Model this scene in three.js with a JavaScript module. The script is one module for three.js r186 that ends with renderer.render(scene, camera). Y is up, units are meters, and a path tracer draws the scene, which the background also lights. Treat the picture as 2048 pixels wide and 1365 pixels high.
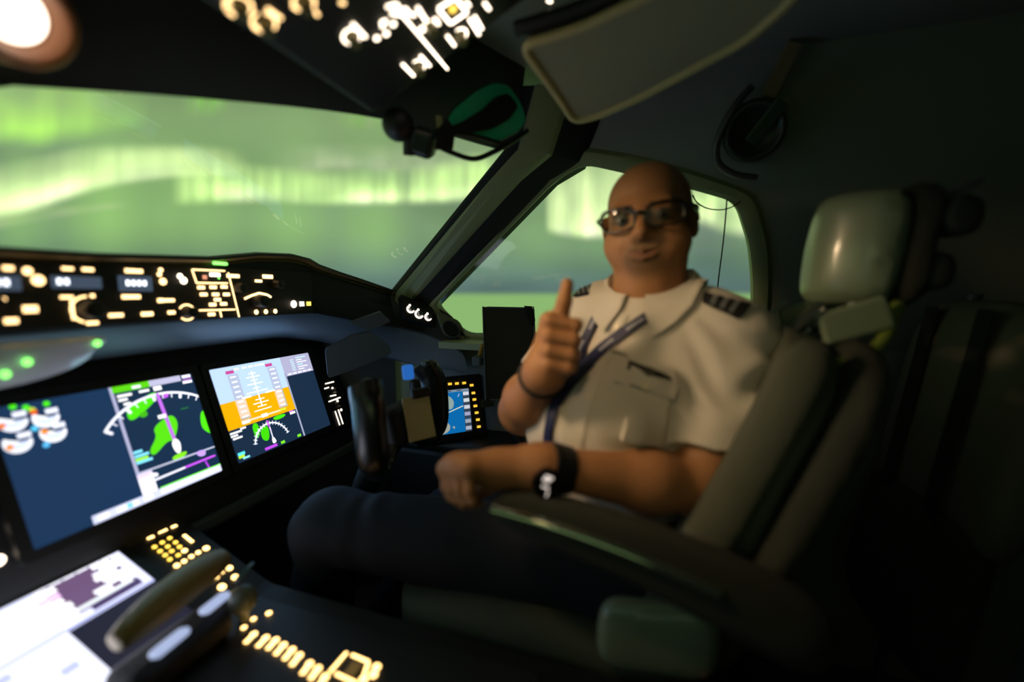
import * as THREE from 'three';
import { RoundedBoxGeometry } from 'three/addons/geometries/RoundedBoxGeometry.js';
import { mergeGeometries, mergeVertices, toCreasedNormals } from 'three/addons/utils/BufferGeometryUtils.js';
import { ImprovedNoise } from 'three/addons/math/ImprovedNoise.js';
import { RectAreaLightUniformsLib } from 'three/addons/lights/RectAreaLightUniformsLib.js';

// ------------------------------------------------------------------ camera, sky, lamps, exposure
// Aircraft axes: x to the right (centre line at 0), y up from the cockpit floor, -z forward. Metres.
const scene = new THREE.Scene();
const renderer = new THREE.WebGLRenderer({ antialias: true });
renderer.toneMapping = THREE.LinearToneMapping;
renderer.toneMappingExposure = 1.0;
renderer.shadowMap.enabled = true;
RectAreaLightUniformsLib.init();

const FOCAL = 830, CX = 1024, CY = 682.5, YAW = 1.275, PITCH = 0.113;
const EYE = new THREE.Vector3(-0.31, 1.05, 0);
const HEAD = new THREE.Vector3(Math.sin(YAW), 0, -Math.cos(YAW));
const RIGHT = new THREE.Vector3(Math.cos(YAW), 0, Math.sin(YAW));
const FWD = HEAD.clone().multiplyScalar(Math.cos(PITCH)).add(new THREE.Vector3(0, -Math.sin(PITCH), 0));
const UP = HEAD.clone().multiplyScalar(Math.sin(PITCH)).add(new THREE.Vector3(0, Math.cos(PITCH), 0));
const camera = new THREE.PerspectiveCamera(2 * Math.atan(CY / FOCAL) * 180 / Math.PI, 2048 / 1365, 0.02, 20000);
camera.position.copy(EYE);
camera.lookAt(EYE.clone().add(FWD));
camera.focus = 1.2;
camera.userData.fStop = 0.7;      // 14 mm lens wide open
camera.updateProjectionMatrix();

// night sky lit by the aurora: grey-teal low air, greener higher up, green cloud deck below the horizon
{
  const W = 1024, Hh = 512, data = new Float32Array(W * Hh * 4), n = new ImprovedNoise();
  const mix = (a, b, t) => a.map((v, i) => v + (b[i] - v) * t), sm = (a, b, x) => { x = Math.min(1, Math.max(0, (x - a) / (b - a))); return x * x * (3 - 2 * x); };
  for (let r = 0; r < Hh; r++) for (let c = 0; c < W; c++) {
    const up = ((r + .5) / Hh - .5) * Math.PI, az = ((c + .5) / W - .5) * 2 * Math.PI, e = up * 180 / Math.PI;
    const X = Math.cos(az) * Math.cos(up), Y = Math.sin(up), Z = Math.sin(az) * Math.cos(up);
    const f = n.noise(X * 3, Y * 9, Z * 3) * .5 + n.noise(X * 7 + 9, Y * 24, Z * 7) * .28;
    let col = e <= 0 ? [.265, .48, .165] : mix(mix([.10, .17, .155], [.135, .18, .16], sm(2, 9, e)), [.175, .225, .14], sm(9, 20, e));
    if (e > 0) col = col.map((v) => v * (1 + .75 * f));
    data.set([...col, 1], (r * W + c) * 4);
  }
  const t = new THREE.DataTexture(data, W, Hh, THREE.RGBAFormat, THREE.FloatType);
  t.mapping = THREE.EquirectangularReflectionMapping; t.magFilter = THREE.LinearFilter; t.needsUpdate = true;
  scene.background = t; scene.environment = t;
}

// ------------------------------------------------------------------ helpers
const V = (x, y, z) => new THREE.Vector3(x, y, z);
const ray = (px, py) => FWD.clone().addScaledVector(RIGHT, (px - CX) / FOCAL).addScaledVector(UP, (CY - py) / FOCAL);
const P = (px, py, d) => EYE.clone().addScaledVector(ray(px, py), d);
const onX = (px, py, x) => { const r = ray(px, py); return EYE.clone().addScaledVector(r, (x - EYE.x) / r.x); };
const onY = (px, py, y) => { const r = ray(px, py); return EYE.clone().addScaledVector(r, (y - EYE.y) / r.y); };
const onZ = (px, py, z) => { const r = ray(px, py); return EYE.clone().addScaledVector(r, (z - EYE.z) / r.z); };
const onPl = (px, py, o, nrm) => { const r = ray(px, py); return EYE.clone().addScaledVector(r, o.clone().sub(EYE).dot(nrm) / r.dot(nrm)); };
let seed = 7;
const rnd = () => { seed = (seed * 1664525 + 1013904223) >>> 0; return seed / 4294967296; };
const noise = new ImprovedNoise();
const used = new Map();
const numbered = (n) => { const k = used.get(n) || 0; used.set(n, k + 1); return k ? `${n}_${String(k).padStart(3, '0')}` : n; };
function tag(o, label, category, group) { o.userData.label = label; o.userData.category = category; if (group) o.userData.group = group; return o; }
function thing(name, label, category, pos = V(0, 0, 0), group) {
  const g = new THREE.Group(); g.name = numbered(name); g.position.copy(pos); scene.add(g); return tag(g, label, category, group);
}
function mesh(name, geo, mat, parent = scene) {
  const m = new THREE.Mesh(geo, mat); m.name = parent === scene ? numbered(name) : name; parent.add(m); return m;
}
function struct(name, geo, mat) { const m = mesh(name, geo, mat); m.userData.kind = 'structure'; return m; }
const local = (g, pts) => pts.map((p) => p.clone().sub(g.position));
const box = (w, h, d, r = .004, s = 2) => new RoundedBoxGeometry(w, h, d, s, Math.min(r, w / 2.01, h / 2.01, d / 2.01));
const tube = (pts, r, seg = 40, rad = 10, closed = false) => new THREE.TubeGeometry(new THREE.CatmullRomCurve3(pts, closed, 'catmullrom', .5), seg, r, rad, closed);
const at = (geo, x, y, z, rx = 0, ry = 0, rz = 0) => geo.applyMatrix4(new THREE.Matrix4().compose(V(x, y, z), new THREE.Quaternion().setFromEuler(new THREE.Euler(rx, ry, rz)), V(1, 1, 1)));
const strip = (g) => { g = g.index ? g.toNonIndexed() : g; for (const k of Object.keys(g.attributes)) if (!['position', 'normal', 'uv'].includes(k)) g.deleteAttribute(k); if (!g.attributes.uv) g.setAttribute('uv', new THREE.BufferAttribute(new Float32Array(g.attributes.position.count * 2), 2)); return g; };
const merge = (...gs) => mergeGeometries(gs.flat().map(strip));
// surface through rows of points, all rows of the same length; creases sharper than 40 degrees stay sharp
function loft(rows, { closeU = false, crease = .7, cap = false } = {}) {
  const pos = [], uv = [], idx = [], n = rows[0].length;
  rows.forEach((r, i) => r.forEach((p, j) => { pos.push(p.x, p.y, p.z); uv.push(j / (n - 1), i / (rows.length - 1)); }));
  for (let i = 0; i < rows.length - 1; i++) for (let j = 0; j < n - (closeU ? 0 : 1); j++) {
    const a = i * n + j, b = i * n + (j + 1) % n, c = a + n, d = b + n; idx.push(a, b, d, a, d, c);
  }
  if (cap) for (const [base, flip] of [[0, 1], [(rows.length - 1) * n, 0]]) for (let j = 1; j < n - 1; j++) idx.push(base, base + (flip ? j + 1 : j), base + (flip ? j : j + 1));
  const g = new THREE.BufferGeometry();
  g.setAttribute('position', new THREE.Float32BufferAttribute(pos, 3)); g.setAttribute('uv', new THREE.Float32BufferAttribute(uv, 2)); g.setIndex(idx);
  return toCreasedNormals(g, crease);
}
// a plate: planar outline (3D points), holes, and the vector of its thickness
function plate(outline, thick, holes = [], crease = .5) {
  const o = outline[0], nrm = V(0, 0, 0);
  outline.forEach((p, i) => { const q = outline[(i + 1) % outline.length]; nrm.add(p.clone().sub(o).cross(q.clone().sub(o))); });
  nrm.normalize();
  const ux = outline[1].clone().sub(o).normalize(), uy = nrm.clone().cross(ux);
  const to2 = (p) => new THREE.Vector2(p.clone().sub(o).dot(ux), p.clone().sub(o).dot(uy));
  const c = outline.map(to2), hs = holes.map((h) => h.map(to2)), all3 = [outline, ...holes].flat();
  if (THREE.ShapeUtils.isClockWise(c)) { }
  const tri = THREE.ShapeUtils.triangulateShape(c, hs), pos = [], uvs = [], flat = [c, ...hs].flat();
  const put = (p, q) => { pos.push(p.x, p.y, p.z); uvs.push(q.x, q.y); };
  for (const t of tri) { for (const k of t) put(all3[k], flat[k]); for (const k of [t[0], t[2], t[1]]) put(all3[k].clone().add(thick), flat[k]); }
  for (const loop of [outline, ...holes]) loop.forEach((p, i) => {
    const q = loop[(i + 1) % loop.length], p2 = p.clone().add(thick), q2 = q.clone().add(thick), z = new THREE.Vector2();
    for (const k of [p, q, q2, p, q2, p2]) put(k, to2(k));
  });
  const g = new THREE.BufferGeometry();
  g.setAttribute('position', new THREE.Float32BufferAttribute(pos, 3)); g.setAttribute('uv', new THREE.Float32BufferAttribute(uvs, 2));
  g.computeVertexNormals();
  return g;
}
// rounds the corners of a polygon of 3D points
function rounded(pts, r, n = 5) {
  const out = [];
  pts.forEach((p, i) => {
    const a = pts[(i + pts.length - 1) % pts.length], b = pts[(i + 1) % pts.length];
    const ra = Math.min(r, p.distanceTo(a) * .45), rb = Math.min(r, p.distanceTo(b) * .45);
    const s = p.clone().lerp(a, ra / p.distanceTo(a)), e = p.clone().lerp(b, rb / p.distanceTo(b));
    for (let k = 0; k <= n; k++) { const t = k / n; out.push(s.clone().multiplyScalar((1 - t) * (1 - t)).addScaledVector(p, 2 * t * (1 - t)).addScaledVector(e, t * t)); }
  });
  return out;
}
const smoothPts = (pts, n = 40, closed = false) => new THREE.CatmullRomCurve3(pts, closed, 'centripetal').getPoints(n);
const mirrorX = (pts) => pts.map((p) => V(-p.x, p.y, p.z));

// ------------------------------------------------------------------ materials
function grain(size, f) {   // grey height texture from a function of (u, v), tiling
  const d = new Uint8Array(size * size * 4);
  for (let y = 0; y < size; y++) for (let x = 0; x < size; x++) { const v = Math.max(0, Math.min(255, f(x, y) * 255)); d.set([v, v, v, 255], (y * size + x) * 4); }
  const t = new THREE.DataTexture(d, size, size); t.wrapS = t.wrapT = THREE.RepeatWrapping; t.magFilter = THREE.LinearFilter; t.needsUpdate = true; return t;
}
const weave = grain(128, (x, y) => .5 + .3 * Math.sin(x * Math.PI / 4) * Math.sin(y * Math.PI / 4) + .2 * (rnd() - .5));
const pebble = grain(128, (x, y) => .5 + .35 * noise.noise(x / 6, y / 6, 1) + .3 * (rnd() - .5));
const rep = (t, k) => { const c = t.clone(); c.repeat.set(k, k); c.needsUpdate = true; return c; };
const std = (hex, rough = .7, o = {}) => new THREE.MeshStandardMaterial({ color: hex, roughness: rough, ...o });
const lit = (rgb, k, o = {}) => new THREE.MeshStandardMaterial({ color: 0x0a0a0a, roughness: .6, emissive: new THREE.Color().setRGB(...rgb), emissiveIntensity: k, ...o });
const M = {
  black: std(0x0c0d0e, .55), panel: std(0x121314, .62, { bumpMap: rep(pebble, 40), bumpScale: .0002 }), header: std(0x34362f, .8, { bumpMap: rep(pebble, 30), bumpScale: .0003 }), shell: std(0x777973, .8, { bumpMap: rep(pebble, 30), bumpScale: .0003 }),
  dark: std(0x45494a, .75), trim: std(0x7f8460, .6), gasket: std(0x08090a, .85), grey: std(0x444d54, .5), blade: std(0xd2d6e0, .35), cream: std(0x8d8870, .8, { bumpMap: rep(pebble, 25), bumpScale: .0004 }),
  seat: std(0x565a4b, .75, { bumpMap: rep(weave, 30), bumpScale: .0006 }), seatDark: std(0x30332b, .8, { bumpMap: rep(weave, 30), bumpScale: .0006 }), seatSmooth: new THREE.MeshPhysicalMaterial({ color: 0x7c8a74, roughness: .4, clearcoat: .7, clearcoatRoughness: .16 }),
  beige: std(0xa08c5c, .55), metal: std(0x8d9090, .35, { metalness: .8 }), paper: std(0xbfae84, .9),
  glass: new THREE.MeshPhysicalMaterial({ color: 0xffffff, roughness: 0, transmission: 1, thickness: 0, ior: 1.2 }),
  warm: lit([1, .63, .27], 3.6), warmW: lit([1, .82, .62], 5), amber: lit([1, .62, .08], 2.6), white: lit([.85, .9, 1], 3), green: lit([.25, 1, .15], 2.5), amberKey: lit([1, .6, .2], 4.5),
};
// ------------------------------------------------------------------ the setting: cockpit shell, windows
const wallAt = (y) => .95 - .37 * (y - 1);                                    // the side wall leans inboard
const wallO = V(.95, 1, 0), wallN = V(1, .37, 0).normalize();
const onWall = (px, py) => onPl(px, py, wallO, wallN);
const wallPt = (y, z) => V(wallAt(y), y, z);
const topCurve = smoothPts([V(.05, 1.325, -.82), onY(390, 196, 1.352), onY(770, 238, 1.385), onX(1008, 300, .70)], 16);
const sillCurve = smoothPts([V(.05, 1.0, -1.45), V(.5, 1.01, -1.25), V(.96, 1.03, -.82)], 16);
const pillarL = [onX(783, 580, .95), onX(1008, 300, .70)];                      // windshield side of the pillar
const holePx = [[868, 612], [1108, 362], [1166, 327], [1250, 345], [1385, 378], [1474, 404], [1501, 490], [1507, 560], [1507, 650], [1100, 672], [930, 674]];
const hole = holePx.map(([x, y]) => onWall(x, y));
const holeR = [...rounded([hole[0], ...hole.slice(1)], .035)];

const outer = [wallPt(.9, -.86), wallPt(1.02, -.80), wallPt(1.4, -.22), wallPt(1.56, -.22), wallPt(1.56, 1.42), wallPt(.9, 1.42)];
struct('wall_right', merge(plate(outer, wallN.clone().multiplyScalar(.03), [holeR]), at(box(.03, .92, 2.3, .002), 1.0, .45, .28)), M.shell);
struct('wall_left', merge(plate(mirrorX(outer), V(-1, .37, 0).normalize().multiplyScalar(.03), [mirrorX(holeR)]), at(box(.03, .92, 2.3, .002), -1.0, .45, .28)), M.shell);
struct('window_2', plate(holeR, wallN.clone().multiplyScalar(.008)), M.glass);
struct('window_4', plate(mirrorX(holeR), V(-1, .37, 0).normalize().multiplyScalar(.008)), M.glass);
struct('window_1', loft([topCurve, topCurve.map((p, i) => p.clone().lerp(sillCurve[i], .5)), sillCurve]), M.glass);
struct('window_3', loft([mirrorX(topCurve), mirrorX(sillCurve)]), M.glass);
// header above the windshields: lip, face, closing strip up to the ceiling
const ring = (c, f) => c.map(f);
for (const s of [1, -1]) {
  const c = s > 0 ? topCurve : mirrorX(topCurve);
  const rows = [ring(c, (p) => p.clone().add(V(0, .03, -.05))), ring(c, (p) => p.clone().add(V(0, .004, -.02))), c, ring(c, (p) => p.clone().add(V(0, .012, .012))), ring(c, (p) => p.clone().add(V(-.03 * s, .075, .05))), ring(c, (p) => p.clone().add(V(-.05 * s, .26, .08)))];
  struct(s > 0 ? 'trim_1' : 'trim_2', loft(rows), M.header);
}
// pillars between windshield and side window: two facets, dark gasket bands along both edges, with a soft edge
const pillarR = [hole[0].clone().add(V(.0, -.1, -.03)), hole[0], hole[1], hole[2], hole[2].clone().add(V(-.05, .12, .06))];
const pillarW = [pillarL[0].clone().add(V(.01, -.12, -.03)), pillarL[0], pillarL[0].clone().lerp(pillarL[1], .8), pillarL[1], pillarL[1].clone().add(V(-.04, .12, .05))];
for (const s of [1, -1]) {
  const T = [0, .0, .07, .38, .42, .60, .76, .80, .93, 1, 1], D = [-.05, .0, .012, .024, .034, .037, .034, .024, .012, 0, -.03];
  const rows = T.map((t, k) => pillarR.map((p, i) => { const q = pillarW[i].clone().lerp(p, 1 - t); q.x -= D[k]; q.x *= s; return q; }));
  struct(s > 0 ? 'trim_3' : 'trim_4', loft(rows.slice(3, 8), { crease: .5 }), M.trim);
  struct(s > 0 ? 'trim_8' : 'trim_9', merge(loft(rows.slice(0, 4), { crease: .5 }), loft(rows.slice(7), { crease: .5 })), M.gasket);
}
struct('trim_5', plate([V(-.05, 1.0, -1.45), V(.05, 1.0, -1.45), V(.05, 1.33, -.82), V(-.05, 1.33, -.82)], V(0, -.02, -.03)), M.black);
struct('trim_10', loft([-.06, 0, .06].map((x) => [V(x, 1.33, -.86), V(x, 1.327, -.815), V(x, 1.40, -.765), V(x, 1.585, -.73)])), M.header);      // centre post
// frame of the side window: a raised rim round the pane
{
  const inner = holeR, cen = V(0, 0, 0); inner.forEach((p) => cen.add(p)); cen.divideScalar(inner.length);
  const off = (k, h) => inner.map((p) => p.clone().addScaledVector(p.clone().sub(cen).normalize(), k).addScaledVector(wallN, -h));
  const loopRows = [off(-.004, -.02), off(-.002, .004), off(.012, .012), off(.034, .010), off(.044, 0)].map((r) => [...r, r[0]]);
  struct('trim_6', loft(loopRows), M.trim);
  struct('trim_7', loft(loopRows.map((r) => mirrorX(r))), M.trim);
}
struct('wall_front', merge(loft([sillCurve, sillCurve.map((p) => V(p.x, 0, p.z))]), loft([mirrorX(sillCurve), mirrorX(sillCurve).map((p) => V(p.x, 0, p.z))]), plate([V(-.06, 0, -1.45), V(.06, 0, -1.45), V(.06, 1.01, -1.45), V(-.06, 1.01, -1.45)], V(0, 0, -.02))), M.dark);
struct('floor', at(box(2.1, .03, 3.0, .002), 0, -.015, -.05), M.dark);
struct('wall_back', at(box(2.1, 1.62, .03, .002), 0, .8, 1.42), M.shell);
{
  const f = topCurve.map((p) => V(p.x + .06, 1.56, p.z + .01)), out = [...f, V(.9, 1.56, -.2), V(.9, 1.56, 1.42)];
  struct('ceiling', plate([...out, ...mirrorX(out).reverse()], V(0, .03, 0)), M.shell);
}

// ------------------------------------------------------------------ the aurora: luminous curtains high in the air, far away
function curtain(name, label, dist, pts, { e = [.42, .85, .16], low = [.9, .7, .75], k = 1, rays = 40, edge = .08, fade = 1.6, soft = .12, softEnd = soft, rayK = .6, seedX = 1 } = {}) {
  const W = 512, Hh = 64, em = new Float32Array(W * Hh * 4), al = new Uint8Array(W * Hh * 4);
  for (let y = 0; y < Hh; y++) for (let x = 0; x < W; x++) {
    const u = (x + .5) / W, v = (y + .5) / Hh;
    let r = .5 + .5 * (noise.noise(u * rays, seedX * 3.1, .5) + .6 * noise.noise(u * rays * 2.7, seedX, v * .6));
    r = 1 - rayK + rayK * 1.6 * Math.max(0, Math.min(1, r));
    const patch = .75 + .6 * noise.noise(u * 5, v * 2, seedX * 7);
    const rise = Math.min(1, v / edge), body = rise * rise * (3 - 2 * rise) * Math.pow(Math.max(0, 1 - v), fade);
    const ends = Math.min(1, u / soft) * Math.min(1, (1 - u) / softEnd);
    const a = Math.max(0, Math.min(1, body * r * ends * patch)), t = Math.max(0, 1 - v / (edge * 1.8)) * Math.max(0, noise.noise(u * 6, 4, seedX) + .25);
    em.set([0, 1, 2].map((c) => e[c] * (1 - t) + low[c] * t).concat(1), (y * W + x) * 4);
    al.set([a * 255, a * 255, a * 255, 255], (y * W + x) * 4);
  }
  const te = new THREE.DataTexture(em, W, Hh, THREE.RGBAFormat, THREE.FloatType), ta = new THREE.DataTexture(al, W, Hh);
  for (const t of [te, ta]) { t.magFilter = THREE.LinearFilter; t.needsUpdate = true; }
  const m = new THREE.MeshStandardMaterial({ color: 0, roughness: 1, emissive: 0xffffff, emissiveMap: te, emissiveIntensity: k, alphaMap: ta, transparent: true });
  // each point: pixel column, bottom row, top row, and how far the fold swings away
  const sky = (az, el) => EYE.clone().add(V(Math.sin(az * Math.PI / 180), Math.tan(el * Math.PI / 180), -Math.cos(az * Math.PI / 180)).multiplyScalar(dist * 1.3));   // azimuth from the nose, elevation
  const N = pts.length * 9, bottom = smoothPts(pts.map((p) => p.az === undefined ? P(p[0], p[1], dist) : sky(p.az, p.e0)), N), top = smoothPts(pts.map((p) => p.az === undefined ? P(p[0], p[2], dist) : sky(p.az, p.e1)), N);
  const rows = [0, .25, .5, .75, 1].map((t) => bottom.map((p, i) => p.clone().lerp(top[i], t)));
  const o = mesh(name, loft(rows, { crease: 3 }), m);
  return tag(o, label, 'aurora', 'curtains of the northern lights');
}
curtain('aurora_light_curtain', 'bright yellow-green aurora curtain rising to the right across the left of the windshield', 3000, [{ az: -165, e0: 5, e1: 17 }, { az: -130, e0: 6, e1: 19 }, { az: -95, e0: 5, e1: 18 }, { az: -60, e0: 5, e1: 15 }, { az: -20, e0: 4, e1: 12 }, [-260, 490, 330], [-40, 452, 325], [60, 432, 310], [160, 398, 290], [230, 378, 285], [330, 362, 285], [430, 358, 290], [500, 352, 300]], { k: 2.3, e: [.72, .92, .38], low: [1, .85, .82], seedX: 2, rays: 50, rayK: .3, edge: .28, fade: 1.0, soft: .03, softEnd: .13 });  // stretch beyond the captain side is unseen, added for green reflections and ambient light
curtain('aurora_light_curtain', 'long rayed aurora curtain with pinkish lower edge in the middle of the windshield', 3600, [[340, 420, 320], [430, 414, 315], [520, 411, 325], [640, 415, 335], [740, 415, 335], [850, 414, 325], [960, 408, 300], [1030, 408, 300]], { k: 2.2, e: [.60, .90, .28], low: [1, .82, .8], seedX: 3, rays: 40, rayK: .8, edge: .28, fade: 1.0, soft: .08 });
curtain('aurora_light_curtain', 'faint pinkish upper aurora curtain right of the middle of the windshield', 3900, [[530, 362, 290], [640, 352, 285], [740, 350, 285], [860, 352, 280], [960, 350, 270]], { k: .8, e: [.62, .8, .42], low: [.9, .8, .7], seedX: 13, rays: 18, rayK: .5, edge: .4, fade: .8, soft: .25 });
curtain('aurora_light_curtain', 'thin lower aurora streak beneath the bright curtain at far left', 3200, [[-200, 500, 440], [-40, 470, 425], [80, 446, 412], [180, 428, 405], [262, 416, 400]], { k: .75, e: [.62, .88, .35], seedX: 14, rays: 5, rayK: .3, edge: .4, fade: .7, soft: .12 });
curtain('aurora_light_curtain', 'broad green aurora patch in the upper left corner of the windshield', 2600, [[-300, 330, 130], [-60, 312, 120], [20, 300, 150], [80, 306, 150], [130, 296, 150], [200, 282, 160], [300, 262, 170]], { k: 1.15, e: [.50, .9, .17], low: [.2, .9, .03], seedX: 5, rays: 6, rayK: .4, edge: .35, fade: .6, soft: .2 });
curtain('aurora_light_curtain', 'short green aurora wisp under the top edge of the windshield', 2800, [[360, 244, 150], [415, 242, 150], [470, 236, 150]], { k: .8, e: [.35, .95, .1], seedX: 6, rays: 4, rayK: .2, edge: .5, fade: .7, soft: .45 });
curtain('aurora_light_curtain', 'small green aurora glow beside the arm of the teal combiner', 2900, [[660, 272, 190], [730, 268, 190], [800, 268, 190]], { k: .6, e: [.42, .9, .16], seedX: 15, rays: 4, rayK: .2, edge: .5, fade: .6, soft: .45 });
curtain('aurora_light_curtain', 'tall rayed aurora curtain behind the side window left of the pilot', 3300, [[1090, 470, 290], [1125, 478, 290], [1150, 482, 290], [1190, 484, 290], [1260, 480, 290], [1330, 470, 300]], { k: 1.6, e: [.75, .95, .42], low: [.98, .85, .8], seedX: 8, rays: 22, rayK: .5, edge: .12, fade: .7, soft: .1 });
curtain('aurora_light_curtain', 'tall bright aurora rays behind the side window right of the pilot', 3100, [[1300, 430, 300], [1360, 445, 300], [1410, 460, 300], [1450, 475, 310], [1530, 485, 320], [1600, 470, 320]], { k: 1.6, e: [.72, .98, .38], seedX: 9, rays: 18, rayK: .5, edge: .2, fade: .7, soft: .15 });
curtain('aurora_light_veil', 'wide soft green aurora glow low over the clouds', 5000, [{ az: -170, e0: 0, e1: 30 }, { az: -120, e0: 0, e1: 32 }, { az: -70, e0: 0, e1: 30 }, { az: -25, e0: 0, e1: 26 }, [-300, 610, 120], [0, 598, 110], [400, 592, 110], [800, 590, 110], [1200, 590, 110], [1500, 592, 110], [1900, 600, 100], { az: 150, e0: 0, e1: 30 }], { k: .78, e: [.40, .74, .23], low: [.3, .6, .24], seedX: 11, rays: 18, rayK: .75, edge: .34, fade: .6, soft: .1 });  // its run round the captain side is unseen, added for green light
// ------------------------------------------------------------------ glareshield
const glare = thing('glareshield', 'long black glareshield hump under the windshields, sweeping round to the right wall', 'glareshield', V(0, 1, -.85));
{
  const lip = [[0, 1.115, -.835], [.15, 1.117, -.835], [.34, 1.1275, -.835], [.448, 1.146, -.835], [.549, 1.152, -.835], [.60, 1.146, -.835], [.634, 1.133, -.835], [.71, 1.117, -.832], [.796, 1.10, -.825], [.93, 1.067, -.80], [.952, 1.023, -.673], [.95, .978, -.591], [.95, .913, -.547]];
  const faceB = [[0, .995, -.852], [.15, 1.0, -.852], [.34, 1.002, -.852], [.448, 1.003, -.852], [.549, 1.003, -.852], [.60, 1.003, -.852], [.634, 1.002, -.85], [.71, .985, -.835], [.79, .965, -.80], [.87, .945, -.74], [.905, .92, -.66], [.915, .89, -.58], [.92, .86, -.54]];
  const und = [[0, .925, -.985], [.15, .925, -.985], [.34, .925, -.985], [.448, .925, -.985], [.549, .925, -.985], [.60, .924, -.985], [.64, .92, -.985], [.74, .905, -.96], [.82, .875, -.89], [.875, .84, -.78], [.90, .81, -.68], [.915, .80, -.58], [.92, .79, -.53]];
  const deck = lip.map(([x, y, z], i) => i < 9 ? V(x, 1.02 + .02 * (x > .4), -1.33 + x * .45) : V(x + .1, y - .04, z - .05));
  const rowsH = [], rowsF = [], rowsU = [], rowsL = [];
  const add = (s) => {
    lip.forEach((p, i) => {
      const L = V(...p), B = V(...faceB[i]), D = deck[i], Un = V(...und[i]);
      const out = L.clone().sub(B).setY(0); out.z = Math.max(out.z, .004);
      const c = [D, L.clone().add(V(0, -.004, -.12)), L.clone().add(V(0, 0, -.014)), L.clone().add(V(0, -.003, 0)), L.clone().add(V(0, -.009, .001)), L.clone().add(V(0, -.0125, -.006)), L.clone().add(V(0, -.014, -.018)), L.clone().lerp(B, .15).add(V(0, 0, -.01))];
      const f = [c[7].clone().add(V(0, 0, -.006)), L.clone().lerp(B, .5).add(V(0, 0, -.016)), B.clone().add(V(0, .002, -.010)), B, B.clone().add(V(0, -.006, -.002))];
      const u = [f[4], B.clone().lerp(Un, .12).add(V(0, -.008, .004)), B.clone().lerp(Un, .5).add(V(0, -.012, .008)), B.clone().lerp(Un, .85).add(V(0, -.004, .004)), Un, Un.clone().add(V(0, .02, -.12))];
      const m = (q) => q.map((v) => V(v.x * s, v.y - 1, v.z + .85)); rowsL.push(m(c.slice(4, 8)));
      rowsH.push(m(c.slice(0, 5))); rowsF.push(m(f)); rowsU.push(m(u));
    });
  };
  for (const s of [-1, 1]) {
    rowsH.length = rowsF.length = rowsU.length = rowsL.length = 0; add(s);
    mesh('hood', loft(rowsH, { crease: .6 }), M.black, glare); mesh('painted_lip_glow', loft(rowsL, { crease: .6 }), std(0x7a6a46, .6), glare); mesh('face', loft(rowsF, { crease: .6 }), M.panel, glare); mesh('lower_fairing', loft(rowsU, { crease: .6 }), M.grey, glare);  // olive strip under the lip: warm legend glow painted in as colour
  }
  // dark recess slots, clips and screws on the fairing
  for (const [x, y, w] of [[.27, .975, .012], [.235, .965, .02], [.30, .978, .01], [.47, .978, .01], [.53, .982, .012], [.575, .983, .012], [.48, .966, .008], [.40, .95, .05]])
    mesh('fastener', at(box(w, .008, .006, .002), x, y - 1, -.03 + (1 - y) * .9 - .02 - (1 - y) * 2.2, -.9), M.gasket, glare);
  mesh('warning_lamp', at(box(.03, .006, .006, .002), .351, .113, .014), M.green, glare);
}
// ------------------------------------------------------------------ backlit legends: small raised translucent bars
const legendGeo = new Map();
function legend(w, h) {
  const k = Math.round(w * 2000) + '_' + Math.round(h * 2000);
  if (!legendGeo.has(k)) legendGeo.set(k, box(w, h, .0012, Math.min(w, h) * .35, 1));
  return legendGeo.get(k);
}
function bar(parent, x, y, z, w, h, mat, rz = 0, name = 'lit_legend') { const m = mesh(name, legend(w, h), mat, parent); m.position.set(x, y, z); m.rotation.z = rz; return m; }
function seg(parent, a, z, h, mat, name = 'lit_line') { const [x1, y1, x2, y2] = a.map((v) => v / 1000); return bar(parent, (x1 + x2) / 2, (y1 + y2) / 2, z, Math.max(Math.hypot(x2 - x1, y2 - y1), h), h, mat, Math.atan2(y2 - y1, x2 - x1), name); }
const knobGeo = (r, h) => { const pts = [[0, h], [r * .8, h], [r * .92, h * .9], [r, h * .15], [r * 1.12, 0]].map((p) => new THREE.Vector2(...p)); const g = new THREE.LatheGeometry(pts.reverse(), 20); g.rotateX(Math.PI / 2); return g; };
const K = { s: knobGeo(.008, .016), m: knobGeo(.011, .02), l: knobGeo(.014, .022) };
const dotGeo = new THREE.SphereGeometry(1, 10, 8);
function dot(parent, x, y, z, r, mat, name = 'lit_key') { const m = mesh(name, dotGeo, mat, parent); m.position.set(x, y, z); m.scale.set(r, r, r * .4); return m; }
function arcGeo(r, w, a0, a1) { return new THREE.RingGeometry(r - w / 2, r + w / 2, 20, 1, a0, a1 - a0); }
function arc(parent, x, y, z, r, w, a0, a1, mat) { const m = mesh('lit_scale', arcGeo(r, w, a0, a1), mat, parent); m.position.set(x, y, z); return m; }

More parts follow.
